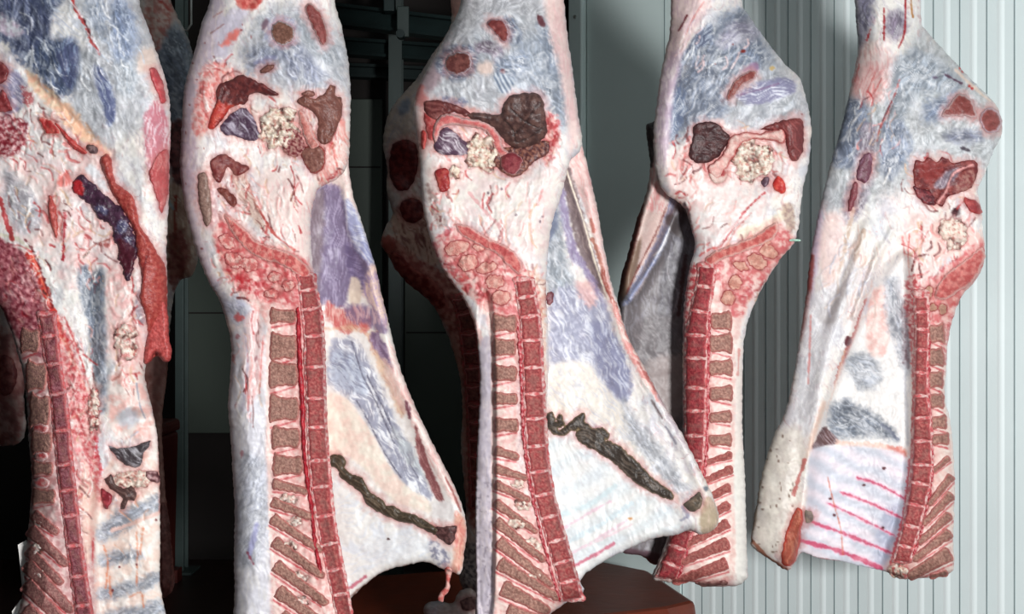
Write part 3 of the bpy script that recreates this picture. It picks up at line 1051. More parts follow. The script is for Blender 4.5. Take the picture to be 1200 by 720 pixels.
    ribz = [(950, 530), (983, 523), (1030, 526), (1064, 540), (1062, 600), (1042, 660), (1030, 674), (980, 664), (938, 650), (946, 590)]
    s.patch(ribz, (236, 226, 234), 6, 2, 0.9, 'stripe', (200, 204, 216), 24, 21)
    s.patch([(1035, 600), (1056, 595), (1046, 640), (1036, 665), (1022, 660)], (150, 158, 182), 14, 4, 0.6)
    for p, wd in (([(1005, 560), (1030, 568), (1062, 586)], 3.4), ([(985, 577), (1020, 590), (1056, 607)], 3.0), ([(970, 590), (1005, 606), (1048, 628)], 2.4),
                  ([(952, 612), (1000, 630), (1048, 650)], 4.4), ([(938, 634), (980, 645), (1032, 666)], 6.5)):
        s.line(p, wd + 4, (236, 184, 204), 0.6, 2).line(p, wd, (198, 72, 104), 0.85, 3)
    s.line([(970, 560), (977, 590), (985, 620), (988, 650)], 1.6, (196, 90, 66), 0.7, 2)
    for p in ((1036, 549), (1012, 569), (978, 604), (1035, 619), (973, 585)): s.patch(ell(*p, 2, 1.6), (90, 44, 50), 1.5, 1)
    s.line([(940, 650), (962, 656), (985, 660), (1030, 673)], 4, (150, 84, 84), 0.8, 2)
    # spine bed
    s.patch([(1068, 345), (1090, 345), (1120, 340), (1110, 400), (1108, 470), (1118, 540), (1118, 670), (1050, 680), (1042, 660), (1060, 600), (1066, 540), (1068, 430)], (232, 196, 186), 5, 2, 0.9, 'mottle', (236, 216, 206), 0, 3)
    s.line([(1108, 440), (1113, 490), (1117, 530), (1117, 660)], 4, (240, 222, 214), 0.9, 2)
    s.line([(1066, 540), (1060, 600), (1044, 660)], 5, (196, 46, 56), 0.8, 5).line([(1066, 380), (1070, 440), (1070, 500)], 3, (192, 60, 62), 0.7, 4)
    s.patch(ell(1055, 668, 12, 10), (206, 170, 150), 5, 5, 0.9, 'mottle', (196, 40, 50), 0, 2)
    s.tears(1110, 268, 36, 50, 60, 95, 14).tears(1098, 215, 42, 34, 40, 60, 12).tears(1075, 320, 14, 50, 34, 85, 18).tears(1000, 330, 30, 60, 40, 112, 26, 2.2, ((250, 246, 240), (206, 190, 180), (196, 196, 206), (226, 196, 184)), 8).tears(1030, 150, 30, 60, 30, 112, 20, 1.6, spread=14)
    s.tears(1105, 355, 20, 40, 60, 110, 8, 2.2)
    s.patch([(1078, 345), (1100, 318), (1150, 285), (1153, 310), (1125, 345), (1112, 385), (1094, 390), (1082, 372)], (182, 40, 48), 6, 5, 0.6, 'mottle', (238, 196, 188), 0, 3.6)
    s.patch([(1062, 330), (1076, 325), (1078, 370), (1070, 400), (1062, 370)], (182, 40, 48), 6, 5, 0.8, 'mottle', (238, 196, 188), 0, 2)
    s.patch([(1112, 375), (1116, 372), (1110, 420), (1106, 440), (1104, 400)], (182, 40, 48), 6, 5, 0.5, 'mottle', (238, 196, 188), 0, 2)
    s.grain(0.035)
    s.build('side_of_beef', M['fat'], r)
    # cuts
    part(s, 'exposed_muscle', [(1103, 136), (1112, 124), (1121, 111), (1131, 112), (1138, 117), (1143, 126), (1143, 137), (1125, 136)], MUS, (150, 84, 80), r, 'fiber', ang=70, rim=(214, 190, 190))
    part(s, 'exposed_muscle', ell(1161, 141, 12.5, 15, -10), MUS, (150, 80, 76), r, 'mottle', rim=(206, 186, 196))
    part(s, 'exposed_muscle', [(1003, 206), (1009, 186), (1019, 179), (1022, 194), (1016, 214), (1006, 211)], (112, 66, 80), (150, 110, 130), r, 'fiber', ang=105)
    part(s, 'exposed_muscle', [(993, 245), (997, 224), (1003, 212), (1005, 226), (998, 246)], (128, 62, 70), (150, 92, 96), r, 'fiber', ang=105)

    def hipx(p):
        p.patch([(1095, 215), (1110, 200), (1125, 198), (1115, 215), (1102, 222)], (120, 110, 124), 4, 3, 0.9, 'fiber', (200, 190, 200), 130)
        p.patch([(1075, 190), (1100, 190), (1105, 205), (1085, 215)], (146, 62, 60), 4, 3, 0.8)
        p.line([(1097, 240), (1108, 225), (1118, 203), (1140, 194)], 4, (226, 160, 156), 0.9, 2, 0.006)
        p.patch([(1118, 225), (1128, 205), (1142, 200), (1138, 220), (1128, 228)], (176, 130, 118), 4, 3, 0.8, 'mottle', (130, 60, 60), 0, 2)
    part(s, 'hip_cavity', [(1070, 200), (1072, 188), (1082, 190), (1088, 184), (1098, 190), (1105, 184), (1118, 191), (1130, 188), (1145, 190), (1144, 208), (1138, 220), (1126, 226), (1110, 232),
                           (1105, 242), (1094, 236), (1086, 222), (1074, 224), (1071, 212)], (104, 40, 42), (140, 66, 62), r, rise=0.005, extra=hipx, label='dark red cut hip with a pale bone ridge')
    part(s, 'exposed_muscle', [(1129, 231), (1137, 233), (1146, 238), (1151, 249), (1140, 250), (1133, 243)], (150, 48, 52), (186, 84, 82), r)
    part(s, 'exposed_muscle', [(1070, 219), (1082, 221), (1094, 228), (1098, 239), (1087, 240), (1076, 232)], (84, 32, 40), (140, 60, 64), r)
    part(s, 'exposed_muscle', [(931, 600), (938, 596), (941, 605), (937, 640), (929, 662), (916, 660), (920, 630)], (168, 86, 70), (196, 120, 96), r, 'fiber', ang=95, rim=(206, 70, 58), label='red brown muscle at the cut lower edge')
    part(s, 'gristle_knob', [(943, 600), (951, 599), (953, 610), (945, 613)], (110, 96, 84), (150, 132, 112), r)
    lumps(s, r, 'fat_clump', 1117, 272, 16, 20, 16, (238, 214, 200), (226, 190, 180), 2, (4, 8), 0.008)
    # sacrum, spine, spinous processes
    part(s, 'sacrum', [(1095, 346), (1108, 322), (1130, 306), (1150, 290), (1154, 303), (1140, 330), (1122, 342), (1108, 352)], (186, 84, 82), (216, 132, 124), r, mat='bone', rim=(236, 190, 182))
    for e in (ell(1088, 343, 6, 9, 20), ell(1102, 338, 6, 7, 10), ell(1113, 340, 5, 8, -10), ell(1093, 360, 6, 6), ell(1105, 362, 6, 7)):
        part(s, 'sacral_bone', e, (176, 130, 110), (206, 160, 140), r, mat='bone', rise=0.002, R=3, s=1.1, edge=2.2, rim=(176, 66, 70), rimw=1.1)
    cl = spine(s, r, [(340, 1072, 1086), (385, 1074, 1088), (430, 1072, 1086), (464, 1072, 1086), (490, 1070, 1090), (517, 1070, 1091), (545, 1069, 1092), (567, 1067, 1090),
                      (592, 1063, 1083), (617, 1059, 1077), (641, 1053, 1070), (662, 1047, 1065)],
               [348, 366, 386, 410, 437, 464, 490, 517, 545, 567, 592, 617, 641, 660])
    for a in ((1091, 380, 1108, 401), (1091, 408, 1107, 428), (1091, 435, 1106, 454), (1092, 461, 1107, 478), (1093, 487, 1110, 502), (1094, 508, 1113, 521)): block(s, cl, *a, flip=True)
    for p, q_, wd in (((1113, 536), (1094, 552), 7), ((1116, 557), (1090, 590), 9), ((1116, 579), (1084, 613), 10), ((1114, 603), (1079, 635), 10), ((1114, 624), (1072, 655), 11), ((1114, 648), (1068, 675), 15), ((1111, 671), (1092, 676), 7)):
        process(s, cl, p, q_, wd)
    lumps(s, r, 'fat_clump', 1052, 669, 13, 9, 14, (222, 206, 184), (190, 60, 60), 5, (2, 4), 0.012)
    part(s, 'spinal_canal', [(1088.0, 400), (1087.0, 450), (1089.5, 490), (1091.5, 540), (1089.5, 570), (1083.5, 600), (1076.5, 630), (1067.5, 656), (1070.5, 656), (1079.5, 630), (1086.5, 600), (1092.5, 570), (1094.5, 540), (1092.5, 490), (1090.0, 450), (1091.0, 400)], (168, 34, 48), (226, 150, 150), r, 'mottle', rise=0.008, R=2.5, fw=1.6, edge=2.0, label='dark red canal line along the spine')
    return s


# ---------------------------------------------------------------- fourth from left
def carcass_fourth():
    Y = 3.81
    r = carcass(815, 685, Y, 'fourth beef side from left, partly hidden by the flank of the middle one')
    f = Slab([(790, 60), (776, 110), (768, 140), (757, 150), (762, 195), (756, 230), (745, 262), (735, 300), (727, 330), (722, 372), (720, 450), (720, 560), (724, 640), (752, 652), (770, 662), (800, 640), (830, 560),
              (836, 420), (838, 300), (830, 220), (820, 140)], Y + 0.13, 0.03, 0.05, 12, 1.4, seed=23, tilt=(0.02, 0))
    f.ridge([(768, 190), (750, 260), (735, 320), (728, 400)], 12, 0.05).ridge([(792, 250), (770, 300), (740, 350)], 6, 0.05).rough(0.006, 0.003, 0.001)
    f.fill((122, 116, 118), (150, 146, 152), 'fiber', 95, 2.5, 40)
    f.patch([(800, 250), (812, 270), (806, 340), (800, 400), (770, 400), (775, 330), (782, 290)], (98, 95, 100), 8, 3, 0.9, 'fiber', (128, 126, 134), 100)  # inner flank darkened: shade beside the spine painted into the tissue
    f.line([(790, 275), (782, 320), (795, 350), (770, 400)], 2, (190, 186, 192), 0.6, 3)
    f.patch([(745, 265), (758, 225), (780, 205), (790, 240), (775, 280), (755, 330), (740, 350), (733, 330)], (226, 196, 186), 5, 3, 0.9, 'fiber', (236, 214, 204), 112)
    f.patch([(768, 130), (790, 120), (800, 200), (785, 240), (765, 250), (758, 230)], (226, 206, 200), 5, 3, 0.9, 'fiber', ROSE, 100)
    f.patch([(748, 240), (754, 245), (744, 290), (734, 330), (726, 350), (727, 322)], (92, 36, 30), 4, 2, 0.95)
    f.patch([(744, 290), (752, 280), (744, 325), (730, 352), (728, 340)], (120, 96, 78), 4, 2, 0.8)
    f.patch([(786, 232), (792, 240), (778, 290), (760, 320), (740, 352), (730, 356), (748, 320), (770, 280)], (150, 158, 192), 4, 2, 0.95, 'fiber', (206, 206, 220), 118)
    f.line([(782, 240), (768, 275), (750, 310), (734, 345)], 2.4, (120, 60, 52), 0.9, 2).line([(787, 262), (776, 290), (766, 300)], 3, WHITE, 0.95, 1)
    f.patch([(756, 150), (770, 140), (767, 180), (763, 196), (756, 175)], (40, 34, 36), 3, 2, 0.95)
    f.patch([(780, 255), (790, 252), (798, 268), (802, 280), (790, 275)], (92, 84, 84), 4, 2, 0.8)
    f.line([(803, 300), (800, 330), (795, 370)], 6, (60, 30, 32), 0.8, 3)
    f.patch([(744, 380), (800, 378), (800, 480), (780, 490), (755, 440)], (110, 104, 106), 10, 4, 0.8, 'fiber', (140, 132, 134), 60)
    f.patch([(755, 430), (800, 420), (800, 480), (785, 490)], (176, 160, 156), 10, 5, 0.7)
    f.patch([(724, 636), (748, 645), (772, 650), (768, 664), (735, 656)], (110, 84, 92), 4, 2, 0.9)
    f.grain(0.035).build('flank', M['fat'], r)
    s = Slab([(786, -70), (786, 0), (785, 35), (779, 65), (773, 95), (769, 125), (766, 160), (768, 200), (776, 222), (790, 234), (802, 244), (808, 262), (814, 288), (807, 320), (802, 355), (800, 400), (800, 450),
              (800, 500), (799, 550), (793, 600), (783, 628), (775, 650), (764, 678), (778, 682), (792, 683), (810, 682), (830, 687), (850, 688), (868, 685), (876, 675), (875, 640), (874, 590),
              (872, 540), (870, 500), (870, 450), (872, 400), (877, 375), (886, 352), (900, 326), (916, 302), (930, 286), (936, 265), (938, 245), (942, 215), (948, 190), (951, 152), (948, 130), (942, 106), (936, 90),
              (920, 75), (900, 50), (880, 21), (869, 0), (867, -70)], Y, 0.06, 0.15, 30, 1.25, seed=29)
    s.bump(860, 90, 60, 70, 0.05).bump(830, 0, 30, 60, 0.03).bump(870, 205, 40, 40, -0.032).bump(790, 150, 12, 90, -0.012).bump(930, 160, 20, 50, 0.02).ridge([(800, 30), (785, 100), (778, 170), (786, 220)], 7, 0.012)
    s.rough(0.007, 0.003, 0.0012)
    s.fat((242, 236, 230), 100, 0.6, 0.45)
    membrane(s, [(800, 80), (860, 10), (920, 80), (940, 110), (940, 140), (880, 150), (840, 135), (790, 170)], (190, 198, 210), 120, 0.7, 24, 8, 3)
    membrane(s, [(800, 90), (812, 60), (840, 30), (870, 10), (890, 40), (900, 70), (880, 80), (860, 90), (850, 110), (850, 130), (820, 140), (800, 150), (788, 165), (788, 130)], (136, 150, 178), 118, 0.85, 14, 6)
    membrane(s, [(866, 25), (880, 24), (888, 40), (870, 50), (845, 55), (850, 35)], LILAC, 150, 0.7)
    s.patch([(833, 27), (836, 42), (826, 54), (813, 60), (804, 70), (797, 92), (793, 112), (789, 110), (796, 75), (808, 50), (820, 36)], (84, 92, 116), 5, 3, 0.9, 'fiber', (190, 200, 216), 125)
    s.patch([(788, 110), (800, 100), (805, 130), (795, 150), (788, 165), (784, 150)], (110, 124, 152), 8, 4, 0.85, 'fiber', (214, 222, 232), 110)
    s.patch([(786, -70), (835, -70), (830, 5), (815, 35), (800, 60), (785, 80), (780, 70), (786, 30)], (236, 208, 204), 8, 3, 0.8, 'fiber', (214, 180, 190), 100)
    s.patch([(781, 70), (795, 60), (797, 80), (790, 110), (784, 170), (776, 195), (770, 170), (772, 110)], (196, 172, 190), 8, 3, 0.8, 'fiber', (232, 216, 220), 97)
    s.line([(805, 18), (800, 28), (795, 36)], 2.4, (116, 40, 50)).line([(825, 2), (812, 22), (804, 40)], 2, (214, 140, 136), 0.8)
    s.patch([(862, 111), (872, 104), (886, 98), (905, 92), (925, 92), (933, 97), (930, 108), (912, 117), (888, 122), (870, 119)], (132, 130, 158), 6, 3, 0.95, 'fiber', (214, 216, 228), -12)
    s.line([(868, 111), (890, 105), (912, 98)], 3, (120, 96, 130), 0.8, 2)
    s.patch([(870, 84), (880, 75), (888, 73), (887, 84), (878, 82)], (140, 112, 142), 4, 2, 0.9)
    s.patch(ell(871, 60, 2.8, 2), (120, 40, 34), 1.5, 1).patch(ell(859, 52, 1.5, 1), (140, 70, 66), 1, 1).patch(ell(905, 80, 3, 2), (196, 170, 120), 2, 2)
    s.patch(ell(838, 75, 1, 1), (120, 60, 60), 1, 0.5).patch(ell(940, 134, 1.5, 1), (140, 90, 90), 1, 0.5)
    s.patch([(800, 170), (812, 190), (830, 200), (835, 225), (815, 250), (800, 240), (785, 225), (785, 190)], (240, 210, 204), 12, 6, 0.8)
    for p in ([(808, 160), (802, 175)], [(803, 180), (800, 200)], [(810, 190), (802, 205)]): s.line(p, 3, (206, 96, 94), 0.7, 3)
    s.patch([(820, 215), (850, 215), (880, 225), (905, 235), (880, 265), (850, 285), (820, 290), (812, 260)], (238, 232, 228), 14, 5, 0.8, 'mottle', (232, 206, 202), 0, 5)
    s.line([(843, 292), (852, 278), (866, 257), (880, 240), (896, 226)], 2.6, (186, 62, 66), 0.85, 3).line([(836, 292), (850, 290), (862, 270), (880, 250)], 1.6, (206, 110, 106), 0.7, 3)
    s.patch([(800, 242), (803, 236), (808, 250), (812, 275), (805, 272), (799, 262)], (60, 40, 46), 3, 2, 0.9)
    s.line([(820, 300), (832, 292), (843, 290)], 3, (200, 84, 82), 0.8, 3)
    s.patch([(866, 268), (890, 262), (912, 250), (922, 245), (915, 262), (890, 275), (868, 282)], (234, 222, 200), 6, 4, 0.9)
    s.patch([(918, 243), (930, 240), (930, 268), (922, 275)], (196, 170, 150), 4, 3, 0.8, 'mottle', (150, 120, 112), 0, 2)
    s.patch([(815, 320), (830, 305), (870, 290), (912, 268), (928, 285), (905, 318), (880, 355), (868, 390), (862, 500), (862, 600), (860, 680), (770, 680), (790, 620), (802, 540), (803, 380)], (230, 190, 182), 6, 3, 0.9, 'mottle', (238, 216, 206), 0, 3)
    s.line([(866, 400), (866, 470), (866, 560), (866, 670)], 11, (240, 228, 220), 0.9, 2)
    s.line([(866, 410), (865, 440)], 3, (206, 130, 124), 0.7, 3)
    s.patch([(860, 540), (874, 540), (876, 670), (864, 684), (862, 620)], (232, 230, 222), 4, 1, 0.8)
    s.line([(806, 330), (801, 400), (800, 520)], 5, (96, 26, 32), 0.8, 4)
    s.line([(801, 405), (799, 420), (801, 435)], 5, (232, 190, 166), 0.9, 2)
    s.tears(868, 180, 55, 36, 80, 20, 12).tears(802, 200, 18, 44, 50, 100, 14).tears(850, 270, 50, 34, 40, 130, 18, 1.8, spread=18).tears(880, 320, 34, 30, 60, 150, 9, 2.2).tears(836, 60, 40, 40, 30, 118, 18, 1.6, ((250, 250, 250), (196, 206, 222), (226, 196, 196)), 10)
    s.patch([(818, 312), (832, 298), (870, 285), (915, 262), (928, 285), (905, 318), (880, 350), (866, 372), (848, 360), (840, 330)], (182, 40, 48), 6, 5, 0.6, 'mottle', (238, 196, 188), 0, 3.6)
    s.patch([(806, 320), (816, 312), (816, 360), (804, 380), (802, 350)], (182, 40, 48), 6, 5, 0.8, 'mottle', (238, 196, 188), 0, 2)
    s.grain(0.035)
    s.build('side_of_beef', M['fat'], r)
    part(s, 'exposed_muscle', [(851, 114), (855, 104), (862, 94), (872, 86), (882, 82), (887, 85), (884, 92), (873, 98), (864, 107), (857, 117)], MUS, (156, 92, 84), r, 'mottle', rim=(214, 190, 190), rimw=1.5)
    part(s, 'exposed_muscle', [(811, 166), (813, 149), (824, 143), (838, 144), (850, 154), (855, 162), (850, 172), (841, 184), (828, 191), (813, 190), (807, 180)], DARK, (84, 50, 50), r, 'mottle', rise=0.006, label='dark dried muscle face')
    part(s, 'exposed_muscle', [(891, 152), (908, 144), (928, 139), (940, 141), (942, 160), (940, 178), (933, 189), (925, 186), (921, 170), (918, 156), (905, 153)], (112, 48, 48), (150, 80, 78), r, 'fiber', ang=60)
    lumps(s, r, 'fat_clump', 882, 188, 26, 24, 46, (240, 236, 222), (214, 200, 178), 7, (3, 6), 0.018)
    part(s, 'pelvic_bone', [(829, 196), (842, 186), (850, 174), (856, 161), (872, 155), (890, 156), (915, 151), (920, 158), (918, 168), (900, 164), (880, 164), (868, 170), (860, 184), (851, 198), (842, 210), (834, 207)],
         (232, 176, 168), (240, 206, 196), r, rise=0.018, R=6, mat='bone', rim=(216, 106, 104), rimw=2)
    part(s, 'bone_end', ell(841, 203, 11, 12, 10), (236, 210, 200), (226, 190, 180), r, rise=0.012, mat='bone',
         extra=lambda p: p.patch(ell(844, 202, 6, 5), (168, 70, 70), 3, 2, 0.95))
    part(s, 'exposed_muscle', [(905, 216), (911, 206), (917, 210), (921, 218), (918, 227), (909, 224)], (190, 44, 42), (216, 90, 76), r)
    part(s, 'blood_vessel', ell(897, 213, 4.5, 6, 20), (88, 62, 78), (130, 104, 116), r)
    part(s, 'sacrum', [(826, 305), (835, 296), (860, 286), (885, 276), (906, 262), (912, 266), (906, 280), (885, 290), (862, 299), (845, 305), (834, 312)], (190, 84, 80), (220, 136, 126), r, mat='bone', rim=(240, 200, 190))
    for e in (ell(901, 295, 12, 8, 20), ell(887, 307, 13, 9, 25), ell(868, 312, 10, 6, 25), ell(862, 331, 8, 9), ell(853, 349, 9, 9), ell(897, 283, 7, 4, 15)):
        part(s, 'sacral_bone', e, (200, 136, 120), (226, 174, 156), r, mat='bone', rise=0.002, R=4, s=1.1, edge=2.4, rim=(176, 66, 70), rimw=1.1)
    cl = spine(s, r, [(308, 820, 838), (335, 817, 835), (360, 811, 830), (393, 804, 828), (430, 803, 827), (480, 803, 826), (510, 804, 825), (540, 805, 823), (575, 801, 820), (610, 793, 814), (640, 784, 806), (665, 775, 797), (682, 768, 790)],
               [312, 336, 365, 393, 420, 455, 482, 511, 540, 566, 594, 620, 642, 662, 680], c=(138, 40, 50), c2=(176, 74, 76))
    for a in ((836, 366, 858, 386), (834, 392, 859, 412), (833, 422, 859, 439), (834, 453, 859, 469), (834, 482, 858, 495), (833, 509, 858, 522)): block(s, cl, *a, flip=True)
    for p, q_, wd in (((858, 533), (828, 542), 8), ((859, 549), (824, 565), 9), ((856, 570), (820, 590), 9), ((855, 591), (815, 615), 9), ((854, 613), (802, 640), 10), ((854, 636), (796, 660), 12), ((853, 660), (792, 682), 12)):
        process(s, cl, p, q_, wd, c=(146, 74, 70), c2=(178, 112, 102))
    part(s, 'exposed_muscle', [(812, 683), (830, 682), (850, 680), (852, 686), (836, 688), (822, 687)], (110, 66, 64), (150, 110, 104), r)
    part(s, 'skewer_pin', [(925, 281), (930, 280), (938, 281), (938, 283), (930, 283), (925, 283)], (150, 205, 180), (200, 232, 215), r, rise=0.006, R=2, s=0.8, edge=0.2, label='small pale green pin at the back edge')
    part(s, 'spinal_canal', [(829.1, 370), (828.1, 430), (827.1, 490), (825.1, 540), (821.1, 575), (812.1, 615), (802.1, 650), (792.1, 680), (795.9, 680), (805.9, 650), (815.9, 615), (824.9, 575), (828.9, 540), (830.9, 490), (831.9, 430), (832.9, 370)], (168, 34, 48), (226, 150, 150), r, 'mottle', rise=0.008, R=2.5, fw=1.6, edge=2.0, label='dark red canal line along the spine')
    return s


# ---------------------------------------------------------------- middle carcass
def carcass_middle():
    Y = 3.58
    r = carcass(650, 700, Y, 'middle beef side, wide white flank flaring right, dark round hip muscle')
    f = Slab([(650, 60), (668, 100), (676, 130), (681, 165), (690, 200), (700, 245), (708, 290), (716, 330), (726, 362), (736, 395), (755, 430), (776, 470), (800, 510), (820, 550), (835, 580), (842, 605), (838, 620), (822, 627),
              (808, 622), (790, 628), (768, 631), (745, 640), (720, 652), (700, 663), (686, 673), (676, 684), (660, 690), (640, 640), (622, 540), (622, 420), (626, 300), (632, 220), (636, 120)], Y + 0.085, 0.025, 0.045, 10, 1.25, seed=37, tilt=(-0.035, 0))
    f.ridge([(690, 220), (708, 300), (728, 370), (765, 450), (805, 520), (830, 585)], 10, 0.018).bump(815, 600, 25, 30, 0.02).ridge([(664, 200), (685, 270), (706, 335)], 4, 0.01)
    f.bump(690, 400, 35, 80, -0.02)
    f.rough(0.007, 0.003, 0.001)
    f.fat((238, 234, 228), 62, 0.4, 0.4)
    f.patch([(668, 120), (683, 170), (700, 240), (712, 310), (722, 355), (735, 395), (715, 360), (700, 300), (684, 240), (664, 185)], (238, 206, 200), 6, 3, 0.9, 'fiber', (232, 176, 172), 75)
    f.patch([(656, 195), (664, 190), (672, 210), (684, 250), (698, 300), (712, 345), (706, 345), (690, 320), (676, 290), (664, 240)], (118, 100, 102), 4, 3, 0.9, 'fiber', (150, 130, 128), 73)
    f.patch([(652, 210), (660, 215), (666, 250), (676, 290), (696, 325), (712, 362), (704, 360), (684, 320), (670, 305), (660, 270), (654, 240)], (144, 130, 164), 4, 3, 0.9, 'fiber', (176, 170, 196), 70)
    f.line([(661, 190), (672, 225), (684, 260), (698, 310), (712, 350)], 2.4, (240, 228, 208), 0.95, 1)
    f.line([(692, 258), (696, 272)], 5, (190, 110, 96), 0.8, 3).line([(694, 280), (702, 300), (706, 318)], 6, (176, 110, 92), 0.8, 3)
    f.line([(706, 318), (712, 340), (722, 360)], 6, (150, 72, 60), 0.8, 3)
    membrane(f, [(640, 250), (652, 240), (658, 270), (664, 310), (674, 340), (660, 350), (644, 345), (638, 300)], (176, 190, 206), 72, 0.8)
    f.patch([(640, 240), (650, 238), (654, 262), (646, 280), (638, 290)], (110, 118, 142), 6, 3, 0.8)
    f.patch([(645, 345), (674, 335), (700, 345), (715, 370), (725, 400), (738, 440), (730, 470), (715, 460), (700, 440), (690, 425), (665, 425), (645, 430), (643, 390)], (158, 160, 182), 10, 6, 0.92, 'fiber', (216, 218, 228), 65, 3)
    f.patch([(675, 335), (690, 330), (700, 350), (690, 362)], (226, 180, 176), 10, 5, 0.8)
    f.patch([(690, 380), (715, 385), (735, 425), (740, 460), (725, 470), (705, 440)], (134, 136, 164), 8, 5, 0.8, 'fiber', (190, 194, 212), 65, 3)
    f.patch([(643, 432), (665, 424), (690, 428), (705, 450), (730, 475), (760, 510), (785, 545), (800, 570), (780, 565), (755, 545), (720, 510), (690, 492), (660, 490), (643, 485)], (240, 232, 220), 8, 6, 0.85, 'fiber', (214, 214, 218), 48)
    membrane(f, [(730, 470), (745, 490), (770, 520), (795, 555), (805, 575), (790, 575), (765, 545), (740, 515)], (196, 202, 216), 52, 0.7)
    f.patch([(716, 352), (730, 372), (745, 410), (765, 448), (785, 480), (770, 470), (750, 440), (732, 408)], (226, 150, 144), 4, 3, 0.9, 'fiber', (240, 214, 204), 60)
    f.line([(748, 425), (760, 445), (768, 458)], 4, (170, 90, 86), 0.7, 3)
    f.patch([(768, 455), (790, 490), (808, 525), (800, 522), (782, 495)], (190, 176, 184), 4, 3, 0.8, 'fiber', (240, 236, 232), 58)
    f.line([(780, 500), (786, 510), (792, 520)], 3, (120, 116, 130), 0.7, 2).line([(764, 470), (776, 490)], 3, (100, 84, 84), 0.7, 2)
    f.patch([(640, 500), (690, 505), (730, 545), (780, 585), (800, 615), (770, 628), (720, 648), (680, 672), (655, 600)], (236, 238, 236), 8, 4, 0.75, 'stripe', (218, 228, 232), -27, 26)
    for p, wd, c in (([(652, 605), (690, 592), (720, 570)], 7, (208, 226, 230)), ([(655, 640), (700, 618), (740, 590)], 7, (208, 224, 230)), ([(656, 622), (690, 602), (715, 588)], 4, (230, 196, 210)),
                     ([(664, 652), (700, 632), (735, 610)], 4, (230, 200, 212)), ([(672, 664), (695, 652), (720, 637)], 4.5, (196, 88, 112)), ([(690, 640), (740, 615)], 3, (236, 206, 214))):
        f.line(p, wd, c, 0.75, 3)
    f.patch(ell(738, 608, 3, 2), (206, 150, 100), 2, 2)
    f.line([(798, 610), (806, 605), (800, 595)], 4, (150, 150, 170), 0.8, 3)
    f.patch([(826, 585), (834, 584), (842, 605), (836, 622), (822, 626), (820, 605)], (176, 158, 132), 4, 2, 0.9, 'fiber', (206, 180, 160), 90)
    f.patch(ell(827, 573, 3, 3), (120, 130, 140), 2, 1)
    f.grain(0.035).build('flank', M['fat'], r)
    part(f, 'diaphragm', [(641, 488), (646, 484), (651, 497), (657, 486), (660, 499), (652, 505), (664, 501), (672, 494), (679, 489), (683, 485), (684, 496), (688, 499), (695, 505), (706, 503), (713, 510), (708, 517), (716, 520), (728, 526),
                          (737, 535), (748, 546), (760, 558), (772, 569), (786, 578), (789, 584), (778, 582), (764, 575), (750, 568), (736, 556), (722, 542), (712, 536), (700, 528), (684, 520), (676, 511), (680, 502), (668, 504), (660, 509), (650, 508), (643, 500)],
         (60, 52, 46), (104, 92, 82), r, 'fiber', rise=0.009, ang=35, s=1.1, edge=1.6, rim=(150, 128, 96), rimw=1.2, rough=(0, 0.004, 0.002), smooth=False, grow=2.2, label='dark ragged strip of diaphragm across the white flank')
    part(f, 'gristle_knob', [(801, 592), (810, 584), (820, 577), (823, 586), (820, 596), (810, 600)], (84, 76, 66), (128, 112, 96), r, rise=0.006)
    s = Slab([(541, -70), (540, 0), (529, 30), (513, 60), (498, 86), (489, 106), (485, 126), (488, 150), (492, 185), (494, 220), (497, 250), (506, 285), (520, 318), (538, 343), (550, 365), (558, 390), (562, 430), (562, 470), (560, 510),
              (558, 560), (557, 620), (558, 680), (560, 760), (600, 760), (640, 724), (662, 708), (684, 694), (677, 676), (666, 640), (657, 607), (649, 576), (642, 540), (640, 490), (643, 430), (642, 380), (640, 340), (642, 300),
              (647, 262), (656, 235), (662, 212), (668, 190), (682, 170), (677, 130), (672, 90), (665, 42), (661, 0), (659, -70)], Y, 0.062, 0.16, 30, 1.25, seed=41)
    s.bump(590, 70, 70, 70, 0.055).bump(590, 180, 48, 36, -0.034).bump(600, 260, 40, 60, 0.01).bump(525, 75, 25, 40, -0.015).bump(640, 60, 20, 80, 0.01).ridge([(668, 20), (676, 100), (680, 160)], 5, 0.01)
    s.relief([(560, 380), (578, 380), (578, 700), (560, 700)], -0.03, 6)
    s.rough(0.007, 0.003, 0.0012)
    s.fat((240, 236, 232), 85, 0.5, 0.45)
    membrane(s, [(510, 100), (540, 40), (600, 0), (650, 20), (668, 90), (672, 150), (650, 135), (625, 105), (600, 108), (585, 132), (540, 120), (515, 115)], (196, 204, 216), 60, 0.7, 24, 8, 3)
    membrane(s, [(600, 60), (640, 40), (664, 90), (662, 150), (645, 130), (610, 105)], (164, 178, 200), 65, 0.6, 20, 8, 3)
    membrane(s, [(540, 0), (600, -10), (640, 5), (650, 40), (640, 30), (600, 12), (560, 30), (540, 60), (515, 90), (500, 110), (505, 85), (525, 50)], (206, 206, 214), 130, 0.7, 12)
    s.patch([(494, 92), (510, 70), (525, 50), (530, 70), (515, 95), (500, 112), (490, 115)], (168, 140, 148), 10, 4, 0.75)
    membrane(s, ell(536, 73, 24, 20, -15), (118, 130, 160), 20, 0.95, 5, 3)
    membrane(s, ell(600, 36, 9, 16, -20), (132, 146, 176), 70, 0.95, 5, 3)
    membrane(s, [(558, 50), (575, 50), (592, 62), (585, 70), (570, 62), (560, 60)], (150, 130, 152), 30, 0.9, 4)
    membrane(s, ell(600, 76, 20, 13, -15), (150, 166, 196), 20, 0.95, 8)
    s.patch([(580, 86), (592, 88), (602, 96), (598, 108), (586, 108), (580, 98)], (104, 118, 140), 4, 2, 0.9, 'stripe', (206, 214, 222), 60, 5)
    membrane(s, [(632, 26), (645, 30), (656, 60), (664, 95), (668, 130), (660, 145), (650, 110), (640, 90), (638, 60)], (150, 164, 188), 70, 0.85, 10)
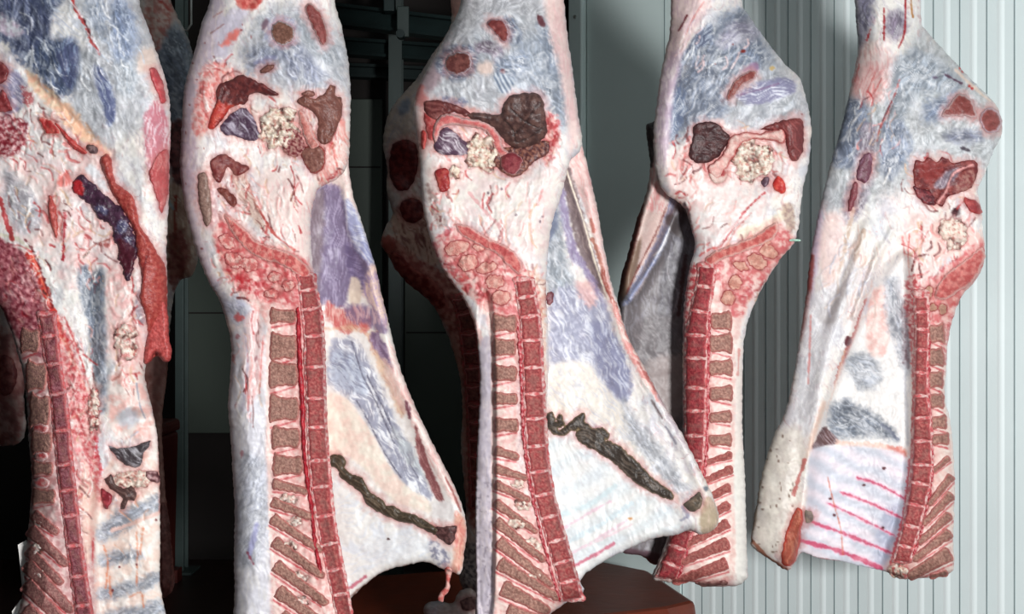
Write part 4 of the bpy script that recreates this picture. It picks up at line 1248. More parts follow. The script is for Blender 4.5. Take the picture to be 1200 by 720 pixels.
    membrane(s, [(640, 90), (655, 85), (664, 120), (655, 135), (645, 125), (625, 105)], (170, 182, 202), 60, 0.8, 12)
    membrane(s, ell(532, 119, 12, 4, 15), (140, 150, 190), 10, 0.9, 4)
    s.patch([(661, -60), (664, 30), (672, 90), (678, 150), (668, 180), (664, 140), (655, 80), (640, 20), (640, -60)], (240, 208, 200), 10, 3, 0.8, 'fiber', (236, 190, 186), 84)
    s.patch(ell(569, 80, 9, 9), (242, 214, 200), 8, 4, 0.8).patch([(488, 105), (496, 100), (500, 115), (496, 125), (488, 122)], (196, 116, 112), 6, 4, 0.8)
    s.patch(ell(589, 83, 3, 3), (120, 84, 92), 2, 1.5).patch(ell(634, 25, 3.5, 8, -30), (98, 52, 60), 2.5, 2)
    s.patch([(640, 138), (652, 140), (656, 165), (650, 180), (642, 170)], (206, 116, 110), 5, 4, 0.85).line([(646, 142), (646, 170), (641, 180)], 4, (110, 60, 60), 0.7, 4)
    s.patch([(490, 130), (500, 132), (503, 170), (496, 185), (492, 160)], PINKW, 5, 3, 0.8)
    s.patch([(502, 190), (545, 195), (600, 212), (650, 200), (650, 250), (640, 300), (620, 300), (585, 270), (550, 260), (520, 250), (505, 225)], (240, 232, 222), 10, 5, 0.7, 'mottle', (234, 210, 206), 0, 6)
    s.line([(550, 226), (566, 245), (584, 264), (588, 272)], 5, (226, 172, 172), 0.85, 3).line([(588, 266), (584, 285)], 3, (150, 84, 84), 0.7, 2)
    s.line([(620, 230), (622, 265), (624, 300)], 3, (232, 186, 184), 0.8, 3).line([(636, 222), (630, 240)], 3, (214, 140, 138), 0.8, 3)
    for p in ((636, 254), (633, 260), (605, 252), (588, 222), (572, 226)): s.patch(ell(*p, 1.6, 1.6), (130, 110, 120), 1.5, 1)
    s.patch([(500, 215), (508, 225), (518, 250), (524, 262), (514, 268), (506, 250), (502, 232)], (196, 176, 168), 5, 4, 0.85, 'mottle', (150, 120, 116), 0, 2.5)
    s.patch([(518, 300), (530, 275), (560, 285), (605, 310), (612, 330), (610, 380), (606, 480), (610, 560), (640, 640), (660, 705), (600, 740), (576, 740), (576, 420), (560, 360), (535, 335)], (230, 180, 174), 6, 3, 0.92, 'mottle', (240, 214, 204), 0, 2.6)
    s.line([(515, 310), (535, 340), (552, 370), (566, 405)], 8, (236, 196, 190), 0.8, 3)
    s.patch([(612, 320), (640, 330), (640, 380), (640, 480), (634, 480), (634, 400), (618, 360)], (242, 224, 210), 5, 3, 0.9, 'mottle', (226, 180, 160), 0, 3)
    s.line([(617, 310), (622, 330), (630, 360)], 3, (150, 110, 90), 0.5, 4)
    s.patch([(560, 420), (575, 400), (576, 500), (577, 760), (558, 760), (558, 560)], (176, 174, 196), 5, 2, 0.85, 'fiber', (214, 206, 212), 90)
    s.line([(577, 390), (577, 540), (578, 620), (584, 720)], 5, (240, 206, 198), 0.9, 2)
    s.speck(46, (72, 66, 84), (558, 577, 560, 720), (0.6, 2.0), 4)
    s.tears(565, 178, 62, 34, 90, 40, 12).tears(520, 245, 18, 34, 50, 70, 10).tears(600, 255, 40, 40, 50, 100, 18, 1.8, spread=20).tears(646, 160, 10, 34, 30, 90, 12).tears(560, 320, 44, 34, 80, 45, 9, 2.2).tears(630, 360, 12, 50, 40, 90, 12)
    s.patch([(560, 420), (575, 400), (576, 500), (577, 760), (558, 760), (558, 560)], (196, 184, 192), 5, 2, 0.6, 'mottle', (220, 208, 212), 0, 5)
    s.patch([(505, 285), (530, 268), (565, 284), (606, 306), (622, 330), (616, 372), (585, 370), (560, 355), (530, 325)], (182, 40, 48), 6, 5, 0.6, 'mottle', (238, 196, 188), 0, 3.6)
    s.patch([(640, 135), (655, 140), (652, 180), (640, 195), (634, 175)], (182, 40, 48), 6, 5, 0.6, 'mottle', (238, 196, 188), 0, 3.6)
    s.patch([(606, 330), (622, 322), (632, 360), (612, 372)], (182, 40, 48), 6, 5, 0.6, 'mottle', (238, 196, 188), 0, 3.6)
    s.grain(0.035)
    s.build('side_of_beef', M['fat'], r)
    part(s, 'exposed_muscle', ell(537, 74, 16.5, 13, -12), (96, 50, 48), (130, 78, 72), r, 'mottle', rim=(206, 200, 210), rimw=1.4)
    part(s, 'exposed_muscle', [(570, 27), (578, 22), (589, 23), (596, 37), (594, 49), (588, 49), (579, 38)], (112, 46, 46), (140, 72, 68), r, 'mottle', rim=(210, 190, 200), rimw=1.4)
    part(s, 'exposed_muscle', [(496, 121), (506, 117), (520, 119), (532, 122), (545, 128), (552, 134), (545, 137), (534, 132), (518, 136), (510, 142), (500, 135)], (100, 46, 46), (134, 78, 74), r, 'fiber', ang=15)

    def rnd(p):
        for q_ in ([(596, 125), (612, 140), (630, 150)], [(600, 160), (615, 145), (628, 125)], [(605, 168), (622, 160), (636, 150)], [(590, 140), (600, 150), (604, 165)]): p.line(q_, 1.4, (36, 26, 26), 0.8, 2, -0.003)
    part(s, 'exposed_muscle', [(586, 134), (590, 122), (598, 113), (607, 110), (626, 109), (636, 117), (639, 135), (641, 155), (634, 166), (624, 172), (606, 175), (594, 168), (586, 158), (578, 150), (566, 144), (552, 140), (547, 134), (560, 132), (574, 134)],
         (70, 48, 46), (102, 74, 68), r, 'mottle', rise=0.018, R=12, extra=rnd, label='large dark dried round muscle at the hip')
    part(s, 'exposed_muscle', [(497, 132), (504, 137), (512, 143), (508, 163), (502, 162), (498, 148)], (170, 60, 60), (206, 110, 106), r)
    part(s, 'exposed_muscle', [(495, 152), (499, 156), (499, 168), (496, 176), (493, 166)], (180, 66, 62), (210, 110, 104), r, R=3)
    part(s, 'exposed_muscle', [(508, 172), (513, 158), (522, 149), (532, 154), (540, 162), (548, 168), (549, 180), (532, 182), (514, 180)], (88, 62, 82), (206, 196, 204), r, 'fiber', ang=40)
    lumps(s, r, 'fat_clump', 566, 178, 22, 24, 40, (240, 232, 214), (206, 188, 160), 11, (3, 6), 0.018)
    part(s, 'exposed_muscle', [(580, 172), (600, 172), (640, 165), (642, 180), (626, 190), (612, 204), (600, 208), (586, 200), (576, 186)], (84, 44, 46), (150, 100, 84), r, 'mottle', fw=1.5, rough=(0, 0.006, 0.002))
    part(s, 'pelvic_bone', [(508, 148), (514, 137), (526, 133), (545, 138), (562, 141), (576, 147), (585, 157), (590, 172), (597, 180), (586, 184), (577, 170), (570, 156), (556, 150), (540, 148), (527, 147), (517, 152), (511, 168), (507, 160)],
         (204, 96, 96), (222, 140, 134), r, rise=0.019, R=5, mat='bone', rim=(242, 208, 204), rimw=3)
    part(s, 'bone_end', [(588, 182), (597, 177), (609, 182), (613, 188), (609, 199), (601, 206), (592, 202), (586, 194)], (128, 44, 54), (156, 74, 78), r, rise=0.022, mat='bone', rim=(226, 190, 188), rimw=1.6)
    part(s, 'exposed_muscle', [(509, 202), (518, 197), (525, 199), (527, 210), (526, 222), (516, 225), (512, 214)], (150, 40, 42), (186, 84, 76), r)
    lumps(s, r, 'fat_clump', 533, 202, 7, 9, 6, (242, 232, 208), (230, 210, 190), 12, (3, 5), 0.012)
    part(s, 'sacrum', [(534, 264), (545, 264), (562, 273), (575, 281), (592, 288), (604, 297), (612, 312), (608, 322), (596, 312), (582, 298), (566, 290), (548, 280), (537, 272)], (190, 80, 80), (220, 130, 122), r, mat='bone', rim=(236, 190, 184))
    for e in (ell(535, 291, 16, 9, -15), ell(549, 308, 12, 10, -25), ell(571, 314, 14, 7, -12), ell(580, 330, 12, 9, -5), ell(587, 349, 11, 10), ell(560, 291, 7, 5, 25)):
        part(s, 'sacral_bone', e, (206, 134, 124), (232, 180, 166), r, mat='bone', rise=0.002, R=4, s=1.1, edge=2.4, rim=(176, 66, 70), rimw=1.1)
    part(s, 'exposed_muscle', [(642, 344), (647, 341), (649, 352), (644, 358), (640, 354)], (112, 60, 70), (150, 100, 104), r, R=3)
    cl = spine(s, r, [(325, 604, 622), (350, 607, 627), (375, 611, 632), (430, 614, 635), (490, 616, 638), (540, 620, 641), (580, 627, 648), (610, 635, 656), (640, 644, 665), (680, 655, 676), (706, 661, 683)],
               [328, 348, 371, 399, 431, 462, 491, 523, 553, 580, 606, 634, 659, 682, 704])
    for a in ((576, 369, 603, 388), (576, 397, 602, 416), (576, 428, 603, 446), (577, 460, 604, 474), (578, 490, 605, 506)): block(s, cl, *a)
    for p, q_, wd in (((579, 528), (606, 536), 11), ((579, 549), (615, 560), 10), ((579, 567), (618, 586), 10), ((579, 588), (626, 622), 10), ((581, 611), (635, 655), 11), ((583, 634), (644, 684), 12), ((584, 660), (652, 700), 13), ((588, 688), (640, 716), 16), ((594, 716), (630, 726), 14)):
        process(s, cl, p, q_, wd)
    for p in ((608, 568, 8, 7), (612, 592, 11, 8), (606, 615, 13, 8), (624, 640, 12, 9), (630, 676, 12, 7)): lumps(s, r, 'fat_clump', *p, 9, (244, 230, 214), (230, 196, 186), int(p[1]), (2, 4), 0.008)
    part(s, 'spinal_canal', [(605.1, 382), (608.1, 430), (610.1, 490), (613.1, 530), (620.1, 575), (628.1, 610), (638.1, 650), (648.1, 685), (654.1, 704), (657.9, 704), (651.9, 685), (641.9, 650), (631.9, 610), (623.9, 575), (616.9, 530), (613.9, 490), (611.9, 430), (608.9, 382)], (168, 34, 48), (226, 150, 150), r, 'mottle', rise=0.008, R=2.5, fw=1.6, edge=2.0, label='dark red canal line along the spine')
    return s


# ---------------------------------------------------------------- second from left
def carcass_second():
    Y = 3.42
    r = carcass(380, 720, Y, 'second beef side from left with purple inner flank and brown diaphragm strip')
    f = Slab([(370, 100), (400, 60), (410, 110), (409, 150), (408, 185), (414, 230), (424, 260), (433, 290), (441, 315), (448, 348), (456, 380), (468, 428), (482, 465), (502, 510), (525, 555), (540, 588), (547, 620), (544, 648),
              (540, 672), (530, 671), (518, 667), (500, 659), (480, 662), (450, 670), (425, 688), (406, 706), (395, 712), (380, 660), (366, 560), (356, 440), (350, 340), (350, 230)], Y + 0.085, 0.025, 0.045, 12, 1.25, seed=51, tilt=(-0.035, 0))
    f.bump(400, 300, 30, 90, -0.02).ridge([(412, 200), (430, 280), (450, 370), (475, 450), (515, 540), (540, 600)], 12, 0.018).bump(528, 615, 18, 30, 0.018)
    f.ridge([(404, 220), (410, 270), (430, 310)], 4, 0.006).rough(0.007, 0.003, 0.001)
    f.fill((238, 232, 226), (244, 240, 236), 'fiber', 65)
    f.patch([(372, 100), (410, 90), (412, 180), (420, 250), (408, 240), (395, 220), (380, 215)], (238, 222, 214), 6, 3, 0.9, 'fiber', (230, 200, 196), 80)
    f.patch([(360, 240), (368, 224), (380, 217), (396, 219), (404, 235), (412, 262), (430, 282), (441, 315), (449, 345), (440, 362), (425, 345), (410, 340), (405, 355), (395, 362), (372, 350), (364, 300)],
            (122, 108, 138), 6, 3, 0.95, 'fiber', (166, 154, 184), 95, 2.5, 30)
    f.patch([(362, 240), (370, 226), (380, 225), (380, 260), (376, 310), (372, 350), (364, 340)], (134, 118, 124), 8, 3, 0.85, 'fiber', (160, 146, 154), 90)
    f.patch([(404, 235), (414, 240), (428, 275), (440, 310), (430, 305), (412, 285)], (156, 160, 196), 5, 3, 0.9, 'fiber', (206, 210, 226), 35, 2.2)
    f.patch([(405, 285), (420, 300), (430, 330), (420, 335), (408, 320)], (106, 92, 128), 6, 3, 0.8, 'fiber', (150, 136, 172), 30, 2)
    f.line([(402, 222), (406, 250), (408, 275), (424, 295), (434, 310)], 1.6, (206, 200, 212), 0.8, 1)
    f.patch([(440, 310), (450, 345), (455, 378), (448, 385), (438, 360), (425, 345), (430, 320)], (236, 206, 190), 6, 4, 0.9, 'fiber', (186, 160, 190), 75)
    f.patch([(412, 325), (422, 330), (423, 352), (415, 362), (409, 350)], (228, 210, 190), 4, 2, 0.9)
    f.patch([(384, 352), (400, 362), (420, 360), (435, 372), (430, 392), (418, 385), (404, 392), (390, 380), (380, 370)], (196, 92, 88), 6, 4, 0.9, 'fiber', (226, 170, 160), 80)
    f.patch([(402, 360), (430, 358), (452, 380), (452, 392), (440, 388), (424, 378), (416, 380)], (124, 104, 136), 6, 4, 0.8, 'fiber', (196, 160, 170), 75)
    f.patch([(382, 385), (395, 386), (412, 380), (430, 395), (440, 425), (455, 455), (470, 490), (475, 470), (455, 430), (440, 395), (425, 385), (440, 390)], (226, 190, 160), 6, 3, 0.8, 'fiber', (196, 140, 116), 68)
    f.patch([(436, 388), (448, 398), (458, 420), (463, 438), (456, 434), (444, 416), (435, 402)], (122, 96, 130), 4, 3, 0.9, 'fiber', (160, 140, 170), 60)
    f.patch([(448, 420), (462, 435), (478, 470), (485, 490), (470, 480), (455, 450)], (238, 200, 188), 6, 3, 0.9, 'fiber', (244, 220, 208), 65)
    sw = [(384, 420), (390, 400), (402, 396), (416, 398), (430, 420), (444, 448), (458, 480), (474, 510), (490, 540), (502, 568), (506, 585), (494, 582), (474, 568), (456, 545), (444, 520), (426, 490), (408, 466), (392, 458), (384, 445)]
    f.patch(sw, (156, 158, 176), 8, 4, 0.95, 'fiber', (236, 238, 242), 62, 3.0, 18)
    f.patch([(388, 420), (405, 410), (425, 430), (430, 460), (410, 460), (390, 450)], (190, 200, 216), 8, 4, 0.7, 'fiber', (126, 130, 152), 40, 2.4, 14)
    for l in ([(412, 400), (425, 440), (440, 470), (462, 520)], [(430, 440), (450, 480), (470, 525), (490, 560)], [(418, 470), (434, 498), (450, 530), (470, 560)]): f.line(l, 1.6, (86, 84, 100), 0.75, 2.5)
    f.patch([(460, 500), (480, 520), (500, 560), (490, 555), (470, 530)], (196, 204, 206), 6, 4, 0.7, 'fiber', (150, 150, 160), 60)
    f.patch([(383, 465), (405, 468), (424, 490), (442, 520), (456, 546), (476, 570), (500, 586), (508, 600), (490, 598), (462, 588), (440, 566), (425, 548), (405, 534), (384, 532)], (240, 230, 214), 5, 3, 0.9, 'mottle', (240, 214, 200), 0, 7)
    f.patch([(383, 545), (400, 560), (425, 590), (450, 605), (490, 618), (510, 630), (520, 655), (490, 655), (440, 665), (410, 690), (398, 670), (388, 600)], (236, 234, 230), 6, 4, 0.9, 'fiber', (222, 226, 232), 150, 4)
    f.patch([(420, 640), (470, 625), (500, 635), (480, 655), (440, 662)], (222, 226, 232), 14, 5, 0.6, 'fiber', WHITE, -20)
    f.line([(408, 690), (418, 684), (428, 676)], 5, (190, 92, 110), 0.8, 3).patch(ell(455, 632, 2, 1.5), (80, 50, 50), 1, 1)
    f.line([(406, 704), (425, 688), (450, 671), (480, 663)], 3, (150, 110, 100), 0.8, 3)
    f.patch([(455, 395), (470, 430), (484, 465), (505, 510), (526, 555), (540, 590), (530, 588), (512, 560), (494, 525), (474, 475), (460, 440)], (238, 218, 210), 4, 3, 0.8, 'fiber', (230, 180, 174), 62)
    f.patch([(475, 470), (480, 476), (482, 492), (477, 486)], (110, 60, 72), 3, 2, 0.9)
    f.patch([(486, 500), (492, 510), (500, 535), (510, 560), (520, 586), (514, 588), (500, 562), (490, 535)], (124, 66, 68), 3, 2, 0.9, 'fiber', (176, 120, 118), 65)
    f.line([(522, 560), (532, 580), (540, 600)], 3, (150, 80, 76), 0.8, 2)
    f.patch([(506, 592), (518, 588), (532, 592), (536, 610), (524, 616), (508, 614)], (244, 240, 238), 4, 3, 0.95)
    f.patch([(534, 600), (546, 615), (545, 650), (538, 670), (530, 668), (532, 640)], (226, 170, 150), 6, 3, 0.9, 'fiber', (206, 116, 106), 95)
    f.patch([(504, 632), (520, 642), (528, 655), (520, 665), (506, 655)], (226, 222, 224), 4, 4, 0.9, 'mottle', (130, 130, 150), 0, 2.5)
    f.grain(0.035).build('flank', M['fat'], r)
    part(f, 'diaphragm', [(384, 540), (390, 534), (400, 535), (405, 541), (402, 548), (407, 554), (414, 558), (424, 562), (428, 570), (434, 580), (440, 582), (448, 588), (452, 594), (462, 595), (472, 602), (484, 604), (496, 611), (508, 618), (514, 622),
                          (510, 626), (498, 620), (484, 613), (470, 610), (460, 607), (448, 601), (438, 596), (430, 590), (426, 580), (418, 572), (408, 565), (400, 559), (397, 550), (392, 546), (385, 546)],
         (66, 56, 44), (112, 98, 82), r, 'fiber', rise=0.010, ang=35, s=1.1, edge=1.2, rim=(96, 80, 56), rimw=1.5, rough=(0, 0.004, 0.002), smooth=False, grow=1.5, label='dark brown ragged strip of diaphragm')
    part(f, 'exposed_muscle', [(503, 618), (514, 618), (526, 617), (535, 617), (534, 628), (528, 640), (518, 634), (508, 626)], (70, 44, 44), (110, 76, 74), r, 'mottle', fw=1.4)
    part(f, 'fat_tatter', [(522, 666), (530, 668), (527, 680), (527, 690), (521, 700), (518, 706), (513, 703), (516, 695), (522, 686)], (226, 176, 166), (196, 96, 90), r, 'mottle', rise=0.008)
    s = Slab([(253, -70), (246, 0), (237, 25), (228, 60), (219, 90), (215, 110), (213, 140), (211, 180), (212, 212), (216, 240), (223, 270), (233, 302), (245, 332), (256, 350), (266, 380), (271, 408), (269, 450), (267, 478), (270, 510), (273, 560),
              (275, 600), (274, 650), (275, 690), (277, 770), (330, 770), (400, 760), (412, 738), (407, 704), (399, 680), (389, 640), (383, 590), (384, 530), (383, 480), (381, 420), (376, 372), (371, 335), (366, 305), (364, 262), (368, 235), (375, 220),
              (392, 212), (404, 200), (409, 182), (410, 150), (411, 110), (408, 70), (400, 30), (392, 0), (386, -70)], Y, 0.066, 0.16, 30, 1.25, seed=61)
    s.bump(330, 70, 60, 60, 0.05).bump(240, 160, 25, 70, 0.015).bump(325, 165, 50, 38, -0.032).bump(330, 260, 30, 50, 0.015).bump(290, 560, 16, 200, 0.015).ridge([(303, 360), (298, 420), (302, 470)], 5, -0.008)
    s.rough(0.007, 0.003, 0.0012)
    s.fat((242, 236, 230), 88, 0.55, 0.35)
    membrane(s, [(285, 60), (310, 20), (350, 10), (395, 40), (408, 100), (400, 105), (360, 105), (310, 90)], (190, 198, 214), 60, 0.7, 24, 8, 3)
    membrane(s, [(268, 400), (310, 480), (314, 700), (276, 740)], (206, 210, 224), 80, 0.6, 16, 6, 3)
    s.patch([(246, 0), (262, 0), (255, 50), (240, 100), (228, 180), (232, 260), (255, 330), (262, 350), (245, 330), (225, 275), (212, 200), (216, 100), (232, 40)], (206, 190, 206), 10, 4, 0.75, 'fiber', (232, 216, 218), 95)
    s.patch([(256, 30), (275, 10), (290, 15), (280, 40), (262, 70), (250, 80)], (196, 190, 210), 10, 5, 0.7)
    s.patch([(276, -4), (308, -6), (301, 10), (287, 10), (279, 6)], (188, 62, 56), 4, 3, 0.9, 'mottle', (222, 120, 108), 0, 3)
    s.patch([(258, 52), (270, 39), (281, 36), (276, 47), (266, 54)], (226, 112, 100), 6, 4, 0.85)
    s.line([(247, 39), (254, 34), (263, 28)], 1.5, (140, 90, 84), 0.7, 2).line([(250, 20), (262, 12)], 1.5, (170, 110, 100), 0.6, 2)
    s.patch([(234, 85), (255, 72), (275, 80), (276, 90), (258, 98), (252, 115), (246, 140), (238, 160), (226, 150), (230, 110)], (238, 190, 182), 8, 6, 0.8, 'mottle', (226, 120, 112), 0, 2.4)
    s.patch(ell(330, 37, 22, 20), (170, 172, 194), 6, 4, 0.9, 'fiber', (226, 228, 234), 120)
    s.patch(ell(310, 29, 3.5, 7, 25), (116, 92, 106), 3, 2, 0.9)
    membrane(s, [(290, 62), (305, 55), (322, 56), (327, 66), (318, 78), (300, 84), (290, 78)], (164, 172, 198), 150, 0.9, 8)
    s.patch([(297, 72), (308, 68), (320, 64), (324, 68), (312, 73), (300, 76)], (132, 134, 162), 4, 2, 0.85)
    membrane(s, [(328, 52), (348, 50), (360, 60), (372, 80), (380, 92), (368, 98), (358, 92), (352, 80), (345, 95), (335, 75)], (162, 170, 202), 55, 0.85, 10)
    membrane(s, [(350, 30), (362, 35), (380, 60), (395, 50), (404, 70), (398, 80), (380, 70), (360, 55)], (196, 204, 216), 65, 0.7, 10)
    s.patch([(316, 195), (345, 205), (372, 215), (364, 250), (362, 300), (345, 295), (318, 270), (300, 235)], (244, 224, 216), 10, 5, 0.8, 'fiber', (240, 200, 196), 85)
    s.patch([(384, 150), (404, 140), (408, 180), (395, 212), (378, 222), (372, 205)], (242, 210, 200), 6, 4, 0.8, 'fiber', (230, 140, 130), 70)
    s.line([(389, 160), (392, 185), (400, 205)], 2.6, (206, 100, 92), 0.8, 3).line([(376, 212), (372, 225), (366, 246)], 3, (206, 130, 120), 0.7, 3)
    s.line([(287, 208), (294, 225), (300, 240), (310, 257), (322, 275), (345, 293)], 3.4, (196, 78, 72), 0.85, 2).line([(294, 225), (304, 248), (320, 270)], 2, (150, 56, 50), 0.7, 3)
    s.patch([(270, 205), (288, 205), (300, 240), (312, 270), (300, 262), (285, 240)], (226, 196, 180), 5, 4, 0.8, 'fiber', (150, 100, 92), 62, 2.4)
    s.patch([(244, 222), (256, 240), (262, 262), (254, 290), (248, 275), (243, 245)], (206, 170, 172), 5, 4, 0.85, 'mottle', (236, 214, 210), 0, 2)
    s.patch([(250, 280), (255, 262), (262, 250), (280, 262), (300, 283), (322, 288), (345, 297), (362, 312), (366, 335), (372, 372), (384, 480), (384, 540), (392, 640), (408, 705), (405, 760), (322, 760), (318, 640), (312, 560), (312, 430), (312, 380), (285, 352), (262, 320)],
            (226, 168, 162), 5, 3, 0.92, 'mottle', (240, 210, 202), 0, 2.6)
    s.patch([(262, 290), (280, 290), (290, 310), (295, 335), (280, 335), (266, 312)], (196, 50, 56), 6, 5, 0.85, 'mottle', (232, 160, 150), 0, 2.4)
    s.line([(262, 300), (278, 325), (296, 340)], 4, (186, 36, 42), 0.8, 5).line([(255, 255), (275, 275), (295, 295), (318, 318), (342, 345)], 2.4, (244, 216, 208), 0.9, 2)
    s.patch([(268, 262), (300, 292), (330, 296), (350, 310), (340, 330), (300, 310), (275, 290)], (196, 70, 72), 6, 4, 0.6, 'mottle', (236, 170, 160), 0, 2.4)
    membrane(s, [(250, 335), (266, 350), (285, 352), (292, 372), (280, 380), (266, 370)], (176, 180, 208), 30, 0.7)
    s.patch([(268, 400), (310, 380), (313, 450), (310, 560), (316, 680), (318, 760), (276, 760), (274, 600), (268, 480)], (228, 226, 234), 8, 4, 0.75, 'fiber', (240, 236, 236), 92)
    s.patch([(285, 380), (306, 370), (310, 440), (298, 470), (288, 470)], (240, 214, 210), 8, 4, 0.8, 'fiber', (226, 170, 168), 92)
    s.line([(308, 400), (306, 430), (304, 462)], 2, (206, 110, 106), 0.8, 2).line([(287, 385), (290, 430), (284, 480)], 4, (196, 190, 206), 0.7, 3)
    s.patch(ell(280, 372, 5, 4), (196, 80, 80), 4, 4, 0.8)
    membrane(s, [(280, 540), (310, 545), (312, 600), (300, 660), (278, 650)], (206, 212, 230), -60, 0.7)
    s.patch([(297, 618), (303, 615), (299, 640), (294, 652), (290, 648)], (160, 160, 196), 4, 2, 0.9).line([(290, 648), (294, 656), (297, 662)], 3, (140, 60, 76), 0.8, 3)
    for p in ((277, 475), (283, 533), (274, 420), (278, 395), (300, 420)): s.patch(ell(*p, 2, 4, 10), (176, 120, 128), 2, 2, 0.8)
    s.line([(314, 390), (314, 470), (316, 560), (318, 640), (326, 740)], 5, (244, 216, 208), 0.9, 2)
    s.line([(382, 372), (384, 440), (385, 530)], 4, (238, 206, 196), 0.9, 2)
    s.speck(30, (150, 70, 70), (216, 300, 20, 300), (0.6, 1.4), 2)
    s.tears(330, 155, 56, 44, 90, 70, 12).tears(258, 110, 26, 44, 60, 70, 12, 1.8).tears(276, 225, 34, 36, 60, 62, 14).tears(386, 185, 18, 34, 40, 80, 14).tears(300, 310, 50, 44, 110, 45, 9, 2.4).tears(335, 245, 30, 40, 36, 80, 18, 1.6, spread=14)
    s.tears(292, 430, 18, 60, 26, 92, 24, 1.6, spread=6)
    s.patch([(252, 282), (262, 252), (282, 265), (305, 286), (345, 298), (364, 316), (364, 345), (345, 360), (310, 350), (284, 345), (266, 318)], (182, 40, 48), 6, 5, 0.7, 'mottle', (238, 196, 188), 0, 4)
    s.patch([(345, 360), (360, 350), (376, 372), (376, 395), (350, 395)], (182, 40, 48), 6, 5, 0.5, 'mottle', (238, 196, 188), 0, 2)
    s.grain(0.035)
    s.build('side_of_beef', M['fat'], r)
    part(s, 'exposed_muscle', [(319, 30), (327, 25), (337, 27), (344, 35), (343, 47), (334, 53), (324, 50), (318, 40)], (112, 74, 62), (140, 98, 84), r, 'mottle', fw=1.3, rim=(206, 206, 214), rimw=1.2)
    part(s, 'exposed_muscle', [(357, 8), (362, 4), (370, 8), (378, 20), (384, 38), (383, 50), (377, 53), (370, 40), (362, 24)], (126, 60, 58), (156, 92, 88), r, 'fiber', ang=65, rim=(214, 190, 186), rimw=1.6)
    part(s, 'exposed_muscle', [(304, 83), (312, 77), (320, 75), (321, 80), (313, 85), (306, 86)], (112, 70, 62), (140, 96, 86), r, R=3)
    part(s, 'exposed_muscle', [(243, 148), (248, 132), (253, 120), (253, 106), (259, 97), (270, 94), (280, 88), (292, 91), (308, 99), (326, 110), (320, 113), (302, 109), (292, 112), (288, 121), (272, 126), (262, 138), (252, 150), (246, 152)],
         (84, 38, 40), (118, 56, 54), r, 'mottle', rise=0.007, extra=lambda p: p.patch([(240, 150), (246, 130), (256, 120), (274, 124), (284, 121), (270, 130), (258, 142), (250, 154)], (196, 58, 48), 6, 4, 0.85, 'fiber', (226, 110, 90), 120),
         label='dark red muscle with a bright lower edge')
    part(s, 'exposed_muscle', [(258, 150), (266, 138), (278, 128), (288, 127), (297, 138), (303, 152), (303, 163), (292, 165), (276, 160), (264, 158)], (78, 56, 76), (170, 160, 176), r, 'fiber', ang=50)
    lumps(s, r, 'fat_clump', 326, 152, 24, 26, 44, (240, 234, 218), (212, 196, 170), 21, (3, 6), 0.018)
    part(s, 'exposed_muscle', [(330, 158), (337, 150), (347, 152), (354, 160), (358, 174), (350, 184), (338, 182), (331, 174)], (116, 44, 50), (196, 150, 140), r, 'mottle', fw=1.4)
    part(s, 'exposed_muscle', [(348, 118), (357, 112), (366, 116), (376, 112), (383, 105), (388, 99), (394, 102), (393, 112), (400, 115), (401, 133), (396, 148), (388, 164), (379, 170), (371, 160), (373, 146), (369, 134), (360, 127), (350, 122)],
         (116, 72, 64), (146, 98, 86), r, 'fiber', rise=0.007, ang=60)
    part(s, 'exposed_muscle', [(352, 110), (360, 106), (368, 108), (366, 114), (356, 113)], (120, 74, 66), (150, 100, 90), r, R=3)
    part(s, 'pelvic_bone', [(349, 132), (355, 130), (361, 142), (368, 158), (374, 170), (366, 176), (358, 166), (353, 150)], (196, 116, 108), (226, 160, 150), r, rise=0.010, mat='bone', rim=(240, 206, 200), rimw=2)
    part(s, 'exposed_muscle', [(352, 180), (358, 172), (368, 169), (379, 174), (381, 186), (379, 197), (370, 204), (362, 200)], (124, 78, 70), (152, 106, 94), r, 'mottle', fw=1.3, rim=(170, 60, 60), rimw=1.5)
    part(s, 'exposed_muscle', [(246, 190), (254, 183), (262, 180), (272, 186), (282, 192), (292, 195), (288, 202), (276, 206), (268, 196), (263, 204), (258, 215), (250, 208)], (116, 46, 46), (150, 90, 84), r, 'mottle')
    part(s, 'exposed_muscle', [(254, 222), (262, 220), (272, 227), (278, 236), (273, 243), (264, 234)], (110, 48, 42), (150, 90, 80), r, 'mottle', R=3)
    part(s, 'exposed_muscle', [(232, 206), (237, 202), (242, 206), (247, 230), (248, 256), (242, 266), (236, 252), (232, 230)], (134, 106, 96), (160, 132, 120), r, 'mottle', fw=1.2)
    part(s, 'sacrum', [(262, 252), (272, 256), (286, 268), (302, 284), (320, 290), (338, 296), (354, 306), (363, 316), (360, 330), (348, 322), (328, 310), (306, 304), (288, 292), (272, 274)], (196, 84, 82), (226, 146, 136), r, mat='bone', rim=(238, 190, 182))
    for e in (ell(266, 283, 11, 8, 40), ell(274, 305, 12, 9, 30), ell(292, 310, 11, 9, 20), ell(322, 325, 9, 7), ell(338, 335, 8, 7), ell(318, 345, 9, 6)):
        part(s, 'sacral_bone', e, (206, 110, 106), (234, 184, 174), r, mat='bone', rise=0.002, R=4, s=1.1, edge=2.4, rim=(176, 66, 70), rimw=1.1)
    part(s, 'exposed_muscle', [(358, 345), (366, 342), (369, 352), (366, 362), (359, 358)], (126, 40, 44), (170, 84, 80), r, R=3)
    cl = spine(s, r, [(320, 350, 366), (345, 353, 371), (375, 356, 377), (394, 358, 378), (430, 358, 379), (467, 360, 380), (501, 361, 381), (540, 363, 384), (571, 366, 387), (605, 371, 390), (638, 377, 396), (668, 384, 402), (697, 390, 407), (730, 397, 413), (760, 402, 418)],
               [322, 340, 362, 394, 430, 467, 501, 540, 571, 605, 638, 668, 697, 728, 756])
    v = cl
